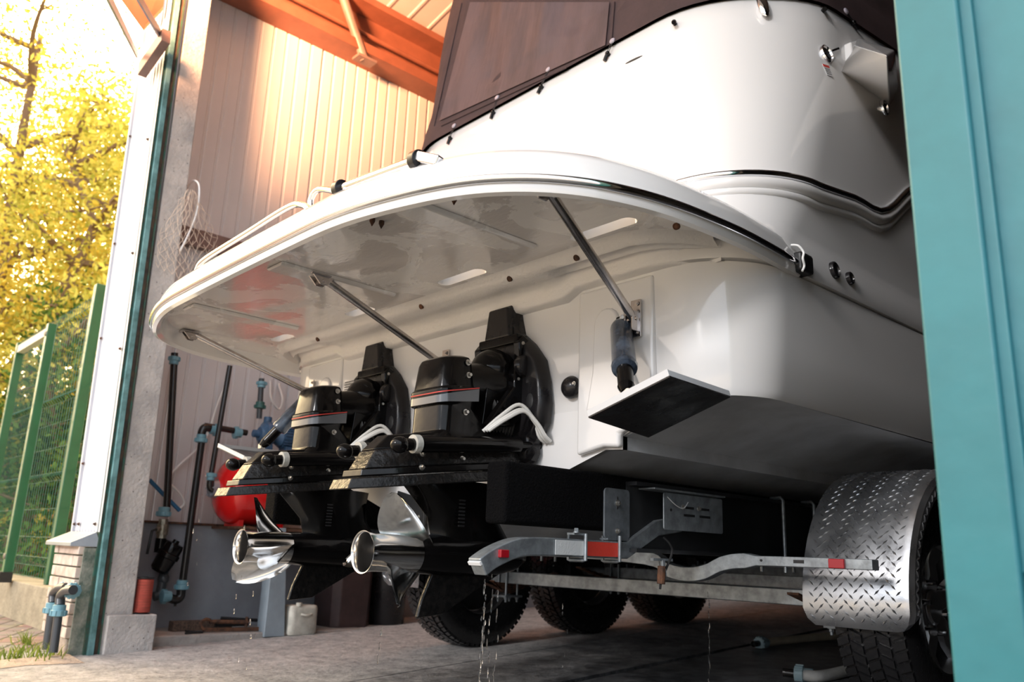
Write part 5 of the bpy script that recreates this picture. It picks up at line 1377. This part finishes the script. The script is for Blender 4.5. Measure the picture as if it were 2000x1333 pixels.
LEAFM = leaf_mat('mixed_leaf', (.34, .34, .05), (.82, .70, .16)); LEAFD = leaf_mat('dark_green_leaf', (.03, .08, .02), (.16, .24, .05), .3)
BARK = mat('bark', (.20, .12, .07), .9, bump=.6)
def tree(base, height, spread, nleaf, m, label, seed, low=.25, group='trees beyond the fence'):
    rng = random.Random(seed); t = thing('tree', label, 'tree', base, group)
    base = V(base); mb = MB(); tips = []
    trunk = [base+V((rng.uniform(-.1, .1)*k, rng.uniform(-.1, .1)*k, height*.8*k/5)) for k in range(6)]
    mb.tube(trunk, [.16*(1-k/6.5) for k in range(6)], 8)
    for k in range(26):
        f = low+.6*rng.random(); i = min(4, int(f*5/.8)); p = trunk[i].lerp(trunk[i+1], rng.random()); a = rng.uniform(0, 2*PI); L_ = spread*(1.05-f*.6)*rng.uniform(.6, 1.05)
        q = p+V((math.cos(a)*L_*.5, math.sin(a)*L_*.5, L_*rng.uniform(.05, .45))); e = q+V((math.cos(a+.3)*L_*.5, math.sin(a+.3)*L_*.5, L_*rng.uniform(-.2, .4)))
        pts = spline([p, q, e], 4); mb.tube(pts, [.05*(1-j/len(pts))+.008 for j in range(len(pts))], 5); tips += pts[2:]
        for s2 in range(3):
            o = q.lerp(e, rng.random()); e2 = o+V((rng.uniform(-1, 1), rng.uniform(-1, 1), rng.uniform(-.4, .6)))*L_*.35; mb.tube([o, e2], [.018, .005], 4); tips += [o.lerp(e2, .5), e2]
    mb.build('trunk', BARK, t)
    lv = MB(); vs, fs = [], []
    for k in range(nleaf):
        c = rng.choice(tips)+V((rng.gauss(0, 1), rng.gauss(0, 1), rng.gauss(0, .8)))*spread*.14
        s = rng.uniform(.028, .058); u = V((rng.gauss(0, 1), rng.gauss(0, 1), rng.gauss(0, 1))).normalized(); w = u.orthogonal().normalized(); b_ = len(vs)
        vs += [c-u*s, c+w*s*.45, c+u*s, c-w*s*.45]; fs.append((b_, b_+1, b_+2, b_+3))
    lv.v = vs; lv.f = fs; lv.build('foliage', m, t, smooth=False, fixn=False)
def gp(px, X): p = at(px, 900, X=X); return V((X, p.y, -.25))
tree(gp(60, -11.6), 7.5, 2.4, 24000, LEAFM, 'yellow-green tree closest behind the fence, filling the lower left', 11, .12)
tree(gp(150, -16), 11, 3.6, 22000, LEAFY, 'tall golden sunlit tree behind the closest tree', 12, .2)
tree(gp(-40, -13), 10, 3.2, 16000, LEAFY, 'golden tree at the far left edge', 13, .2)
tree(gp(235, -17), 8, 3.2, 16000, LEAFG, 'green tree in the gap beside the white cladding', 14, .1)
tree(gp(185, -11.0), 4.0, 1.7, 14000, LEAFD, 'low dark green bush right behind the wire fence', 15, .05)
tree(gp(60, -14.2), 3.2, 1.7, 10000, LEAFD, 'low dark green bush seen through the gate', 16, .05)
# weeds and grass tufts at the wall foot
WEED = leaf_mat('weed_leaf', (.10, .16, .03), (.30, .36, .08), .4)
mb = MB(); rng = random.Random(5)
def gz(x, y): return -.06+(x+14)/9.25*(-.008)+(.038*(y-1.5) if x > -4.8 else .01*(y-1.5))
for (cx, cy, n, sp_r, hh) in ((-4.66, 1.26, 60, .13, .09), (-4.72, 1.15, 50, .12, .07), (-4.95, 1.22, 40, .12, .06), (-5.25, 1.38, 50, .12, .08), (-4.68, 1.0, 30, .1, .05), (-5.4, 1.1, 30, .2, .05), (-4.7, .75, 30, .12, .05)):
    for k in range(n):
        x, y = cx+rng.gauss(0, sp_r*.5), min(1.3, cy+rng.gauss(0, sp_r*.5)-.03); z = -.075+.03*(y-1.4)
        a = rng.uniform(0, 6.28); h = hh*rng.uniform(.4, 1.1); w = .0035; d = V((math.cos(a), math.sin(a), 0)); e = V((-d.y, d.x, 0)); p = V((x, y, z))
        mb.add([p-e*w, p+e*w, p+d*h*.3+e*w*.8+V((0, 0, h*.6)), p+d*h*.7+V((0, 0, h)), p+d*h*.3-e*w*.8+V((0, 0, h*.6))], [(0, 1, 2, 4), (4, 2, 3)])
tag(mb.build('weeds', WEED, smooth=False, fixn=False), 'tufts of grass and weeds at the foot of the brick pillar', 'weeds', kind='stuff')
mb = MB()
for k in range(240):
    x, y = rng.uniform(-7.0, -4.75), rng.uniform(.2, 1.5); z = -.07+.03*(y-1.4); a = rng.uniform(0, 6.28); s = rng.uniform(.006, .014); d = V((math.cos(a), math.sin(a), 0)); e = V((-d.y, d.x, .3)); p = V((x, y, z+.012))
    mb.add([p-d*s, p+e*s*.5, p+d*s, p-e*s*.5], [(0, 1, 2, 3)])
tag(mb.build('fallen_leaves', leaf_mat('fallen_leaf', (.62, .50, .30), (.75, .66, .50), .1), smooth=False, fixn=False), 'small pale fallen leaves scattered over the paving', 'leaves', kind='stuff')

# ------------------------------------------------------------------ water running off the trailer and the drives
def water_mat():
    m = bpy.data.materials.new('water'); m.use_nodes = True; b = m.node_tree.nodes['Principled BSDF']
    b.inputs['Base Color'].default_value = (1, 1, 1, 1); b.inputs['Roughness'].default_value = .02; b.inputs['IOR'].default_value = 1.33; b.inputs['Transmission Weight'].default_value = 1; return m
WATER = water_mat()
mb = MB(); rng = random.Random(9)
def stream(px, py, X, n, zlow, j=.006, r=.0028):
    p = at(px, py, X=X); z0 = p.z
    for k in range(n):
        z = z0+(zlow-z0)*((k+rng.random())/n)**.8; L_ = rng.uniform(.006, .016)
        mb.ell((p.x+rng.gauss(0, j), p.y+rng.gauss(0, j)-.02*(z0-z), z), (r*rng.uniform(.5, 1.1), r*rng.uniform(.5, 1.1), L_), 8, 6)
stream(950, 1112, -1.76, 60, fz(1.4)+.01, .0022, .0026); stream(963, 1110, -1.74, 26, fz(1.4)+.01, .004, .0022); stream(975, 1140, -1.74, 16, fz(1.4)+.02, .003, .002)
stream(1384, 1130, -1.75, 26, fz(2.4)+.01, .002, .002); stream(475, 1030, -3.0, 6, .25, .012, .003); stream(745, 1210, -2.08, 4, .2, .004, .003); stream(496, 1140, -2.9, 5, fz(1.4)+.1, .01, .003); stream(1105, 1150, -2.2, 6, .05, .01, .002); stream(410, 890, -3.9, 7, .3, .02, .003)
tag(mb.build('dripping_water', WATER, angle=60), 'drops and thin streams of water running off the trailer and outdrives', 'water', kind='stuff')
